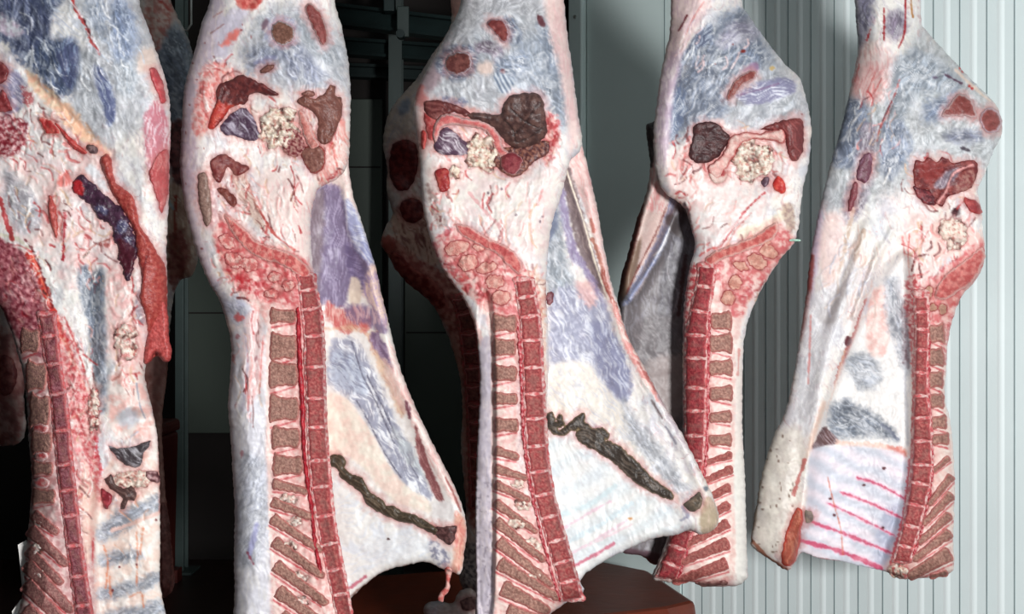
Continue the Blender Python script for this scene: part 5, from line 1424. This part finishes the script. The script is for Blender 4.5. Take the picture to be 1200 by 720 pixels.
    for a in ((316, 362, 344, 378), (316, 392, 345, 420), (315, 425, 346, 452), (315, 465, 347, 492), (318, 501, 349, 524), (319, 534, 352, 556)): block(s, cl, *a)
    for p, q_, wd in (((319, 567), (358, 576), 11), ((318, 588), (364, 606), 11), ((318, 607), (374, 644), 11), ((320, 634), (376, 674), 12), ((322, 662), (380, 706), 13), ((325, 692), (384, 736), 14), ((328, 722), (388, 764), 14)):
        process(s, cl, p, q_, wd)
    p = part(s, 'spinal_canal', [(347, 366), (351, 366), (354, 420), (357, 470), (358, 520), (362, 560), (368, 600), (372, 640), (378, 668), (374, 672), (367, 640), (363, 600), (357, 560), (353, 520), (351, 470), (348, 420)], (150, 18, 36), (196, 50, 60), r, rise=0.009, R=2.5, label='dark red canal line along the spine')
    for q_ in ((338, 585, 12, 6), (345, 612, 10, 7), (340, 640, 10, 6), (350, 676, 12, 6), (352, 705, 12, 7)): lumps(s, r, 'fat_clump', *q_, 8, (244, 230, 220), (230, 190, 182), int(q_[1]), (2, 4), 0.007)
    return s


# ---------------------------------------------------------------- leftmost
def carcass_left():
    Y = 3.26
    r = carcass(100, 720, Y, 'leftmost and nearest beef side with blue membrane and a dark clot, cut by the frame')
    s = Slab([(-80, -70), (160, -70), (163, 0), (171, 25), (182, 56), (190, 80), (197, 106), (200, 140), (199, 180), (198, 230), (195, 290), (196, 330), (194, 360), (176, 400), (170, 440), (176, 470), (184, 510), (187, 560), (188, 620),
              (187, 680), (186, 770), (25, 770), (28, 690), (31, 640), (35, 600), (37, 560), (34, 520), (32, 480), (27, 440), (19, 408), (8, 376), (-10, 350), (-80, 320)], Y, 0.066, 0.17, 32, 1.35, seed=71)
    s.bump(90, 60, 80, 90, 0.04).bump(175, 170, 30, 90, 0.015).bump(140, 90, 40, 60, 0.015).bump(60, 260, 50, 40, 0.01).bump(105, 380, 12, 90, -0.018).bump(150, 400, 25, 90, 0.012).bump(70, 600, 30, 140, 0.02)
    s.relief([(118, 520), (190, 510), (190, 780), (118, 780)], -0.035, 14)
    s.ridge([(30, 85), (70, 125), (105, 160), (130, 180)], 6, -0.01)
    s.rough(0.008, 0.004, 0.0014)
    s.fat((240, 236, 230), 80, 0.6, 0.4)
    membrane(s, [(70, 0), (160, 0), (175, 60), (160, 150), (110, 150), (80, 110)], (206, 212, 224), 72, 0.6, 24, 8, 3)
    membrane(s, [(-20, -30), (74, -30), (64, 20), (60, 42), (80, 48), (92, 62), (92, 92), (84, 108), (66, 114), (50, 100), (42, 86), (28, 74), (10, 50), (-20, 40)], (78, 96, 138), 60, 0.95, 10, 7, 2.0, w=(226, 232, 240))
    membrane(s, [(0, 0), (30, -5), (60, 10), (55, 40), (30, 60), (5, 45)], (70, 78, 120), 75, 0.6, 16, 8, 1.8, 4, (206, 214, 228))
    s.patch([(68, 62), (76, 45), (86, 40), (92, 56), (92, 88), (84, 104), (74, 96), (68, 80)], (82, 88, 122), 5, 3, 0.9, 'fiber', (140, 156, 186), 100, 2)
    s.patch([(-10, 20), (8, 18), (25, 34), (20, 46), (0, 36)], (226, 226, 230), 8, 5, 0.8, 'mottle', (196, 176, 190), 0, 3)
    s.patch([(62, 15), (80, 5), (96, 30), (100, 60), (90, 50), (75, 42), (60, 46)], (240, 236, 232), 8, 5, 0.85, 'fiber', (206, 210, 222), 40)
    s.line([(30, 70), (38, 60), (36, 84), (45, 90)], 5, (228, 232, 238), 0.8, 4)
    s.line([(83, -40), (86, 4), (95, 20), (103, 36), (108, 50), (117, 63)], 4.6, (186, 60, 58), 0.9, 4).line([(98, 22), (106, 42)], 2, (60, 24, 30), 0.9, 2)
    membrane(s, [(102, -20), (116, -10), (122, 25), (124, 48), (114, 36), (104, 15)], (158, 176, 208), 75, 0.85, 8)
    membrane(s, [(130, 5), (142, 0), (154, 18), (160, 40), (156, 62), (146, 74), (136, 66), (132, 40)], (142, 162, 204), 75, 0.9, 12, 5, 2.0, 0, (214, 222, 236))
    s.patch([(110, 76), (118, 78), (126, 92), (134, 112), (137, 128), (133, 142), (128, 148), (122, 132), (116, 112), (110, 94)], (96, 104, 142), 5, 3, 0.95, 'fiber', (176, 186, 208), 68, 2)
    s.line([(137, 120), (135, 145), (128, 154), (112, 154)], 1.8, (186, 186, 190), 0.8, 1)
    membrane(s, [(95, 60), (108, 70), (112, 110), (118, 140), (104, 140), (88, 125), (92, 100)], (206, 212, 222), 75, 0.7, 10)
    membrane(s, [(138, 75), (160, 78), (155, 110), (140, 105)], (196, 210, 226), 80, 0.7, 12)
    s.patch([(165, 60), (178, 56), (184, 75), (174, 84), (160, 84)], (242, 214, 198), 8, 4, 0.7)
    s.patch([(168, 140), (182, 118), (194, 128), (199, 160), (198, 220), (190, 240), (180, 215), (172, 190)], (196, 110, 124), 6, 4, 0.85, 'fiber', (236, 206, 214), 92)
    s.patch([(30, 82), (45, 92), (75, 122), (100, 152), (130, 178), (118, 182), (90, 160), (62, 130), (38, 104)], (236, 208, 176), 6, 5, 0.85, 'mottle', (238, 180, 150), 0, 3)
    s.patch([(66, 126), (80, 122), (95, 140), (104, 160), (90, 158), (74, 142)], (240, 190, 158), 6, 4, 0.8)
    s.patch([(0, 72), (20, 85), (30, 100), (26, 125), (10, 135), (-10, 120), (-10, 80)], (134, 130, 160), 6, 4, 0.9, 'fiber', (196, 190, 206), 40)
    s.patch([(-10, 145), (20, 140), (30, 150), (25, 175), (5, 185), (-10, 175)], (150, 40, 48), 6, 5, 0.85, 'fiber', (226, 190, 190), 120, 2)
    s.patch([(24, 100), (36, 108), (40, 120), (30, 122)], (170, 60, 66), 5, 5, 0.7, 'crack', (226, 196, 190))
    s.patch([(-10, 190), (60, 180), (100, 185), (122, 195), (110, 212), (90, 210), (82, 225), (100, 250), (128, 270), (136, 300), (120, 320), (90, 340), (70, 330), (60, 300), (40, 290), (10, 270), (-10, 230)], (244, 226, 222), 12, 6, 0.6, 'mottle', (240, 190, 186), 0, 7)
    membrane(s, [(5, 200), (25, 215), (45, 240), (48, 265), (25, 270), (8, 250)], (206, 206, 220), 60, 0.7, 10)
    s.patch([(70, 205), (80, 200), (84, 212), (76, 218), (68, 216)], (232, 120, 112), 5, 3, 0.85)
    s.patch([(100, 198), (112, 195), (122, 210), (128, 232), (118, 228), (108, 214)], (232, 234, 238), 5, 4, 0.9)
    s.line([(76, 250), (75, 275), (74, 305)], 4, (168, 30, 42), 0.9, 4).line([(98, 300), (110, 288), (130, 280)], 2, (150, 76, 64), 0.8, 3).line([(98, 302), (104, 296)], 3, (90, 76, 64), 0.8, 2).patch(ell(122, 287, 7, 3), (160, 60, 56), 3, 3, 0.7)
    membrane(s, [(92, 320), (100, 312), (108, 320), (120, 316), (122, 345), (118, 380), (112, 400), (104, 380), (96, 350)], (128, 144, 170), 88, 0.95, 6, 3)
    membrane(s, [(104, 380), (120, 370), (124, 430), (124, 476), (118, 480), (110, 440)], (150, 160, 182), 88, 0.9, 6, 3)
    s.patch([(125, 315), (140, 312), (155, 340), (166, 380), (168, 430), (150, 440), (132, 420), (126, 370)], (244, 218, 212), 6, 3, 0.9, 'mottle', (238, 186, 182), 0, 4)
    s.patch([(130, 440), (165, 430), (176, 470), (182, 510), (150, 515), (130, 500)], (242, 226, 218), 8, 4, 0.8, 'mottle', (238, 180, 170), 0, 5)
    s.patch(ell(150, 490, 13, 11), (196, 204, 214), 8, 4, 0.8).line([(160, 450), (164, 475), (170, 490)], 2.4, (150, 156, 172), 0.8, 2)
    s.line([(132, 446), (140, 440), (144, 430)], 3, (170, 110, 100), 0.7, 3)
    s.patch([(142, 345), (150, 330), (160, 345), (166, 362), (158, 372)], (70, 50, 60), 4, 4, 0.0)
    s.patch([(160, 345), (168, 340), (170, 372), (166, 385), (160, 370)], (130, 120, 132), 4, 3, 0.8)
    # spine side
    s.patch([(-10, 285), (20, 290), (40, 305), (52, 340), (68, 380), (80, 420), (95, 470), (110, 520), (116, 590), (112, 650), (116, 720), (116, 770), (25, 770), (30, 640), (36, 560), (28, 440), (10, 378), (-10, 350)], (206, 150, 150), 5, 4, 0.92, 'mottle', (236, 204, 200), 0, 2.6)
    s.patch([(-10, 280), (18, 290), (34, 312), (44, 345), (52, 380), (40, 392), (24, 400), (10, 375), (-10, 350)], (112, 40, 50), 6, 5, 0.9, 'mottle', (206, 150, 156), 0, 3)
    s.patch(ell(34, 326, 9, 12, 20), (186, 160, 156), 4, 3, 0.9).patch(ell(10, 348, 10, 9), (176, 150, 150), 5, 4, 0.7)
    s.line([(0, 275), (20, 280), (32, 290)], 6, (206, 200, 180), 0.85, 4).line([(0, 235), (8, 260), (14, 280)], 7, (176, 40, 44), 0.8, 4)
    s.line([(35, 298), (44, 320), (54, 345), (64, 372), (76, 400)], 12, (206, 52, 40), 0.9, 4).line([(38, 300), (50, 330), (58, 355)], 3, (240, 120, 90), 0.8, 3)
    s.line([(64, 372), (80, 410), (96, 450), (106, 470)], 9, (232, 140, 112), 0.8, 4).line([(76, 372), (96, 425), (106, 460)], 3, (186, 56, 56), 0.8, 3).line([(58, 362), (70, 385), (80, 400)], 5, (196, 40, 46), 0.8, 5)
    s.line([(30, 282), (42, 300), (52, 330), (62, 360)], 3, (96, 30, 38), 0.7, 4)
    s.patch([(72, 400), (90, 430), (104, 470), (112, 520), (114, 590), (106, 640), (98, 600), (90, 540), (82, 480), (74, 440)], (240, 200, 194), 6, 4, 0.85, 'mottle', (226, 120, 124), 0, 3)
    s.line([(100, 458), (110, 490), (114, 530), (118, 560)], 5, (186, 40, 56), 0.8, 6)
    s.line([(108, 624), (110, 650), (114, 680), (114, 720)], 7, (186, 34, 40), 0.85, 5)
    s.patch([(96, 545), (112, 560), (116, 600), (108, 640), (102, 660), (96, 620)], (240, 206, 190), 6, 4, 0.8)
    # rib wall lower right
    s.patch([(118, 560), (186, 545), (187, 770), (118, 770)], (242, 234, 226), 6, 3, 0.9, 'mottle', (240, 214, 200), 0, 6)
    for q_ in ([(118, 616), (140, 600), (165, 592), (187, 580), (187, 598), (165, 606), (145, 622), (118, 634)], [(118, 652), (135, 648), (160, 648), (158, 656), (136, 660), (118, 664)],
               [(118, 692), (150, 684), (187, 672), (187, 682), (152, 696), (118, 704)], [(118, 722), (160, 712), (187, 706), (187, 722), (118, 740)]):
        membrane(s, q_, (168, 178, 198), -18, 0.85, 8, 5)
        s.relief(q_, -0.006, 10)
    s.line([(132, 622), (165, 610), (186, 602)], 6, (238, 196, 184), 0.8, 3)
    for p in ([(122, 640), (126, 660), (124, 690)], [(160, 625), (161, 650), (160, 690)], [(168, 620), (164, 650)], [(152, 700), (165, 695), (168, 712)], [(128, 675), (130, 700)]): s.line(p, 2.4, (222, 120, 80), 0.6, 4)
    for p in ((183, 610), (160, 662), (140, 665), (132, 692)): s.patch(ell(*p, 1.5, 1.5), (120, 40, 40), 1.2, 1)
    s.line([(186, 440), (186, 520), (188, 600)], 4, (206, 130, 120), 0.5, 4)
    s.tears(45, 160, 60, 40, 90, 50, 14).tears(60, 240, 50, 50, 60, 70, 14).tears(110, 290, 36, 50, 60, 80, 12).tears(30, 340, 34, 50, 90, 60, 10, 2.4).tears(95, 500, 18, 130, 120, 88, 16, 2.2).tears(150, 400, 18, 70, 50, 90, 14).tears(152, 600, 34, 90, 40, 100, 14, 1.6, ((250, 246, 242), (226, 170, 140), (206, 206, 216)), 30).tears(90, 60, 80, 60, 50, 62, 24, 1.6, ((250, 250, 252), (206, 216, 230)), 10)
    s.patch([(-10, 285), (18, 290), (40, 320), (56, 370), (66, 410), (50, 420), (20, 395), (-10, 360)], (112, 24, 40), 6, 5, 0.6, 'mottle', (206, 130, 136), 0, 2.4)
    s.patch([(66, 370), (82, 385), (104, 460), (116, 540), (118, 590), (106, 560), (92, 500), (76, 430)], (182, 40, 48), 6, 5, 0.55, 'mottle', (238, 196, 188), 0, 2.2)
    s.patch([(-10, 140), (24, 138), (34, 155), (20, 178), (-10, 184)], (120, 20, 34), 5, 5, 0.7, 'mottle', (226, 190, 190), 0, 2.2)
    s.grain(0.04)
    s.build('side_of_beef', M['fat'], r)
    part(s, 'exposed_muscle', [(175, 82), (180, 79), (185, 84), (191, 98), (194, 116), (190, 122), (184, 108), (178, 96)], (190, 72, 78), (214, 120, 120), r, 'fiber', ang=70)
    part(s, 'exposed_muscle', [(180, 190), (186, 180), (197, 176), (198, 205), (196, 232), (189, 250), (185, 236), (178, 216), (174, 204)], (186, 84, 86), (206, 124, 122), r, 'fiber', ang=95)
    part(s, 'exposed_muscle', [(-5, 72), (4, 74), (9, 82), (8, 92), (0, 98), (-8, 94)], (116, 46, 50), (150, 80, 80), r)
    part(s, 'exposed_muscle', [(2, 105), (10, 118), (14, 128), (4, 132), (-6, 126)], (140, 50, 54), (176, 90, 92), r)
    part(s, 'exposed_muscle', [(44, 138), (52, 138), (60, 141), (68, 150), (70, 157), (60, 158), (52, 156)], (176, 52, 52), (206, 96, 88), r, 'mottle', rim=(240, 200, 190), rimw=1.4)
    part(s, 'exposed_muscle', [(62, 140), (70, 148), (80, 158), (90, 168), (102, 178), (98, 181), (86, 174), (76, 162)], (186, 60, 58), (212, 104, 96), r, 'fiber', ang=45)
    part(s, 'gristle_hole', ell(108, 175, 8, 5, 25), (84, 62, 66), (150, 120, 120), r)
    part(s, 'exposed_muscle', [(57, 229), (62, 233), (67, 250), (68, 272), (66, 280), (60, 266), (56, 246)], (190, 84, 78), (216, 120, 110), r, 'fiber', ang=85)
    part(s, 'exposed_muscle', [(117, 190), (124, 180), (130, 186), (133, 205), (138, 217), (154, 228), (160, 246), (164, 264), (176, 282), (186, 300), (194, 314), (196, 350), (194, 380), (199, 410), (196, 424), (188, 418), (178, 420), (170, 418), (174, 396),
                              (170, 370), (164, 350), (166, 325), (160, 295), (156, 270), (146, 250), (134, 232), (126, 215)], (158, 58, 54), (184, 88, 78), r, 'mottle', rise=0.014, R=8, fw=1.6, rim=(196, 90, 84), rimw=1.6,
         extra=lambda p: p.line([(172, 300), (168, 318), (164, 335)], 3, (110, 36, 40), 0.8, 3), label='long red skirt muscle along the right edge')

    def clot(p):
        p.patch(ell(92, 220, 7, 9), (196, 44, 48), 4, 3, 0.9)
        for e in (ell(118, 246, 9, 5, 30), ell(142, 266, 6, 8, 30), ell(150, 284, 5, 8)): p.patch(e, (90, 92, 124), 4, 4, 0.8, 'crack', (220, 224, 232))
        p.patch([(138, 280), (158, 292), (156, 316), (148, 322), (138, 300)], (84, 24, 34), 4, 3, 0.7)
    part(s, 'blood_clot', [(84, 222), (88, 212), (95, 205), (104, 212), (114, 220), (122, 228), (130, 234), (142, 244), (152, 260), (158, 278), (160, 296), (158, 310), (150, 330), (144, 318), (138, 300), (138, 290), (132, 276), (128, 262), (116, 256), (104, 240), (94, 232)],
         (56, 32, 50), (84, 52, 74), r, 'mottle', rise=0.008, edge=3.2, extra=clot, label='dark purple clot with blue white cracks')
    part(s, 'exposed_muscle', [(128, 523), (142, 526), (160, 522), (176, 516), (175, 522), (168, 532), (166, 545), (156, 548), (142, 542), (134, 534)], (72, 64, 68), (170, 166, 172), r, 'fiber', ang=30, rise=0.008)
    part(s, 'diaphragm', [(122, 562), (130, 556), (138, 570), (146, 574), (154, 568), (160, 578), (158, 588), (150, 586), (146, 597), (140, 598), (144, 585), (138, 578), (128, 572)], (78, 54, 52), (120, 92, 86), r, 'fiber', ang=50, rise=0.010, smooth=False)
    part(s, 'fat_tatter', [(170, 555), (178, 551), (186, 556), (187, 566), (181, 566), (174, 563)], (90, 50, 54), (190, 150, 150), r, rise=0.009)
    part(s, 'fat_tatter', [(118, 572), (124, 576), (131, 580), (130, 590), (124, 597), (120, 590)], (130, 36, 48), (180, 70, 80), r, rise=0.010)
    lumps(s, r, 'fat_clump', 152, 562, 26, 11, 20, (238, 222, 206), (220, 150, 140), 31, (3, 6), 0.010)
    lumps(s, r, 'fat_clump', 110, 480, 7, 28, 22, (240, 206, 198), (206, 80, 86), 32, (2, 5), 0.010)
    lumps(s, r, 'fat_clump', 147, 400, 14, 22, 14, (244, 216, 208), (226, 130, 126), 33, (3, 6), 0.006)
    cl = spine(s, r, [(365, 45, 62), (390, 48, 66), (430, 55, 70), (470, 61, 77), (510, 64, 81), (550, 68, 84), (590, 73, 89), (630, 78, 93), (670, 83, 99), (720, 90, 107), (760, 95, 112)], [368, 394, 427, 462, 505, 545, 575, 605, 640, 676, 710, 745],
               c=(120, 56, 66), c2=(156, 96, 104), strip=(206, 150, 152))
    for a in ((24, 386, 44, 412), (30, 425, 52, 456), (34, 464, 56, 498), (36, 506, 58, 530), (37, 541, 60, 556), (37, 573, 62, 590)): block(s, cl, *a, c=(146, 106, 100))
    for e in (ell(47, 502, 10, 7), ell(48, 535, 9, 6), ell(48, 566, 10, 7)): part(s, 'cartilage', e, (206, 84, 88), (230, 170, 166), r, mat='bone', R=4, s=1.1, rim=(236, 214, 212))
    for p, q_, wd in (((38, 602), (66, 624), 12), ((34, 620), (76, 660), 13), ((32, 644), (70, 682), 12), ((30, 660), (82, 714), 15), ((29, 684), (84, 740), 15), ((28, 714), (70, 750), 16)): process(s, cl, p, q_, wd, c=(146, 94, 92), c2=(182, 134, 126))
    for q_ in ((45, 612, 8, 7), (43, 645, 9, 7), (45, 672, 9, 8)): lumps(s, r, 'fat_clump', *q_, 7, (244, 234, 230), (230, 190, 186), int(q_[1]) + 1, (2, 4), 0.008)
    # loose end of the skirt hanging past the edge
    t = Slab([(174, 380), (190, 350), (197, 370), (198, 395), (201, 412), (200, 421), (195, 425), (188, 420), (182, 414), (176, 424), (168, 424)], Y - 0.02, 0.03, 0.02, 6, 1.3, seed=79)
    t.fill((170, 64, 62), (204, 96, 92), 'mottle', fw=1.4).rough(0.002, 0.002, 0.001).grain(0.1).build('skirt_end', M['meat'], r)
    return s


# ---------------------------------------------------------------- second row, in the shade
def carcass_back_left():
    Y = 4.22
    r = carcass(180, 700, Y, 'beef side in the second row, seen in the slit between the two leftmost sides')
    s = Slab([(118, -70), (196, -70), (198, -10), (206, 15), (222, 48), (230, 90), (228, 150), (226, 190), (232, 240), (234, 290), (226, 322), (212, 328), (203, 350), (198, 400), (196, 440), (190, 500), (196, 600), (203, 658), (203, 690), (186, 702), (140, 700),
              (120, 500), (108, 200)], Y, 0.06, 0.10, 24, 2.0, seed=83)
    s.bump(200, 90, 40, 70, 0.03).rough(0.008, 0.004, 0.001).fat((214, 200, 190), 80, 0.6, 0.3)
    membrane(s, [(176, 60), (200, 30), (218, 45), (228, 90), (222, 130), (200, 145), (186, 120)], (118, 132, 158), 70, 0.95, 10, 6, 2.0, w=(206, 214, 224))
    s.patch([(170, 0), (195, -5), (205, 12), (195, 40), (182, 60), (172, 40)], (226, 196, 184), 8, 4, 0.8, 'mottle', (196, 110, 100), 0, 3)
    s.line([(185, 0), (192, 4), (198, 12)], 3, (176, 60, 54), 0.8, 3)
    s.patch([(196, 150), (216, 145), (218, 205), (210, 225), (200, 200)], (66, 30, 34), 6, 4, 0.95, 'mottle', (130, 70, 70), 0, 3)
    s.patch([(196, 222), (214, 218), (230, 260), (228, 318), (212, 326), (200, 320), (196, 270)], (176, 140, 122), 6, 4, 0.9, 'fiber', (216, 196, 176), 95)
    s.line([(206, 230), (205, 260), (206, 290)], 5, (150, 50, 36), 0.9, 3).line([(198, 235), (203, 245)], 5, (150, 176, 186), 0.9, 2)
    s.patch([(198, 280), (214, 270), (222, 300), (214, 322), (204, 340), (197, 320)], (150, 96, 84), 6, 5, 0.85, 'mottle', (120, 50, 46), 0, 3)
    s.patch([(150, 400), (200, 400), (205, 690), (150, 700)], (150, 84, 74), 8, 4, 0.85, 'mottle', (176, 120, 110), 0, 5)
    s.line([(194, 440), (188, 500), (193, 600), (199, 690)], 3, (206, 160, 146), 0.8, 3)
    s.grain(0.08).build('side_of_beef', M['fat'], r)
    part(s, 'exposed_muscle', [(187, 600), (196, 596), (201, 640), (200, 690), (190, 694)], (130, 76, 72), (160, 104, 98), r, 'mottle')
    return s


def carcass_back_middle():
    Y = 4.30
    r = carcass(500, 690, Y, 'shaded dark red beef side behind the left edge of the middle one')
    s = Slab([(527, -70), (528, 0), (529, 25), (520, 45), (505, 66), (490, 90), (474, 108), (460, 125), (452, 145), (449, 170), (454, 200), (453, 225), (460, 250), (452, 266), (446, 285), (455, 300), (465, 318), (480, 330), (496, 346), (510, 362), (521, 385), (532, 415),
              (540, 450), (542, 490), (540, 520), (543, 560), (546, 600), (542, 650), (538, 672), (543, 692), (560, 698), (590, 690), (600, 560), (610, 300), (610, 60), (560, 20), (550, -70)], Y, 0.06, 0.08, 26, 1.7, seed=89)
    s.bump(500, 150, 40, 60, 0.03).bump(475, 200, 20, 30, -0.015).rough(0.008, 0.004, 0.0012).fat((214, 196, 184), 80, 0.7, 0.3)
    s.patch([(500, 80), (480, 100), (456, 130), (450, 170), (460, 170), (485, 150), (500, 110)], (196, 176, 164), 10, 4, 0.8, 'fiber', (170, 160, 166), 120)
    s.patch([(470, 120), (480, 116), (478, 130), (468, 136)], (120, 130, 150), 5, 3, 0.8)
    s.patch([(524, 0), (552, -10), (548, 15), (535, 22)], (232, 176, 164), 5, 3, 0.9)
    s.line([(541, -10), (545, 5), (544, 12)], 3, (206, 70, 60), 0.8, 2)
    s.patch([(448, 288), (465, 318), (500, 350), (525, 390), (540, 450), (543, 520), (548, 600), (560, 600), (560, 350), (520, 320), (490, 300), (465, 280)], (150, 70, 64), 6, 4, 0.9, 'mottle', (196, 140, 126), 0, 3)
    s.patch([(462, 250), (490, 230), (515, 290), (510, 310), (485, 300), (460, 275)], (206, 168, 150), 6, 5, 0.85, 'fiber', (120, 60, 54), 70, 3)
    s.patch([(446, 280), (456, 276), (462, 290), (452, 296)], (176, 90, 80), 4, 3, 0.9)
    s.line([(455, 295), (480, 318), (505, 335), (525, 360)], 3, (196, 116, 100), 0.8, 3)
    s.patch([(528, 400), (536, 400), (546, 500), (546, 620), (540, 660), (543, 520)], (196, 150, 136), 4, 3, 0.8)
    s.patch([(538, 650), (560, 640), (565, 698), (545, 694)], (196, 190, 186), 5, 3, 0.9, 'mottle', (90, 86, 92), 0, 2)
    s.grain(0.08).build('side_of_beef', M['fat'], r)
    part(s, 'exposed_muscle', [(459, 172), (470, 164), (484, 166), (490, 180), (488, 205), (478, 222), (464, 222), (456, 200)], (84, 22, 24), (120, 44, 42), r, 'mottle', rise=0.006)
    part(s, 'exposed_muscle', [(470, 238), (484, 232), (496, 240), (494, 256), (480, 262), (470, 252)], (90, 24, 28), (130, 56, 52), r, 'mottle')
    part(s, 'sacrum', [(458, 296), (470, 300), (490, 318), (510, 330), (522, 350), (516, 362), (500, 350), (480, 334), (464, 316)], (130, 44, 42), (176, 96, 86), r, mat='bone')
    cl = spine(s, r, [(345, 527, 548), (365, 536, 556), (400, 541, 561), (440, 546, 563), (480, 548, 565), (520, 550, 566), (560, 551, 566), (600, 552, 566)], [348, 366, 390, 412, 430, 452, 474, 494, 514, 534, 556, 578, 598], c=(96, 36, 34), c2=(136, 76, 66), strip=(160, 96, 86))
    return s


def carcass_far_left():
    Y = 4.42
    r = carcass(0, 520, Y, 'dim far beef side in deep shadow at the left edge of the picture')
    s = Slab([(-90, -70), (20, -70), (22, 100), (26, 300), (24, 380), (30, 420), (28, 470), (30, 505), (16, 522), (-30, 520), (-90, 510)], Y, 0.06, 0.1, 26, 2.2, seed=97)
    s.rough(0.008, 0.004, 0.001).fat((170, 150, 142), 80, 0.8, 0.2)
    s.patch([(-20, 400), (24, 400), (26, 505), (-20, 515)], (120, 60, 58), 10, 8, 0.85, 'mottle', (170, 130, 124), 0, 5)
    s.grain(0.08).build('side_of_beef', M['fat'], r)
    part(s, 'exposed_muscle', ell(6, 440, 14, 24), (110, 40, 42), (150, 86, 80), r, 'mottle')
    return s


carcass_left(); carcass_second(); carcass_middle(); carcass_fourth(); carcass_right()
carcass_back_left(); carcass_back_middle(); carcass_far_left()

# hooks: each shank hangs by one, above the frame
for (px, Y, lab) in ((60, 3.26, 'steel hook holding the leftmost beef side'), (320, 3.42, 'steel hook holding the second beef side'), (600, 3.58, 'steel hook holding the middle beef side'),
                     (826, 3.81, 'steel hook holding the fourth beef side'), (1040, 3.92, 'steel hook holding the rightmost beef side'), (157, 4.22, 'steel hook holding the side behind the two leftmost'),
                     (538, 4.30, 'steel hook holding the shaded side behind the middle one')):
    x, y, z = P(px, -70, Y)
    hook(x + 0.035, y, z + 0.04, lab)

# thin rod hanging by the second-row side
x, y, z = P(224, 36, 4.3)
rd = tag(empty('hanging_rod', (x, y, z)), 'thin steel rod hanging in the gap beside the second side, top left', 'rod')
MB().tube([(x, y, RAIL_Z), (x, y, z + 0.02), (x - 0.012, y, z), (x - 0.03, y, z + 0.006)], 0.0035, 8).build('wire', M['metal'], rd, True)

# white paper tags tucked behind the lower left edge of the leftmost side
def paper(poly, Y, label):
    r_ = tag(empty('paper_tag', P(*poly[0], Y)), label, 'tag')
    n = len(poly)
    pts = [P(a, b, Y + 0.012 * math.sin(i * 1.7)) for i, (a, b) in enumerate(poly)]
    MB().prism(pts, (0, 0.0012, 0)).build('sheet', M['paper'], r_)


paper([(21, 639), (31, 633), (31.5, 640), (29.5, 690), (26, 690), (23, 660)], 3.27, 'white paper slip sticking out behind the leftmost side, upper of two')
paper([(14, 717), (24, 703), (27, 702), (26, 742), (18, 742)], 3.27, 'white paper slip at the bottom left corner, lower of two')

# pale offcut lying on the bin lid
m_ = Slab([(498, 709), (515, 705), (530, 707), (538, 694), (552, 690), (562, 700), (575, 706), (576, 724), (550, 737), (520, 737), (500, 734)], 4.19, 0.03, 0.03, 8, 1.4, seed=103)
rt = tag(empty('meat_offcut', P(540, 737, 4.19)), 'pale grey pink meat offcut lying on the brown bin lid at the bottom', 'meat')
m_.rough(0.004, 0.003, 0.001).fat((206, 186, 182), 10, 0.6, 0.6).grain(0.08).build('offcut', M['fat'], rt)
part(m_, 'exposed_muscle', [(540, 705), (552, 700), (560, 708), (552, 716), (542, 714)], (120, 84, 84), (160, 120, 116), rt)

for s_ in SLABS: s_.recolour()
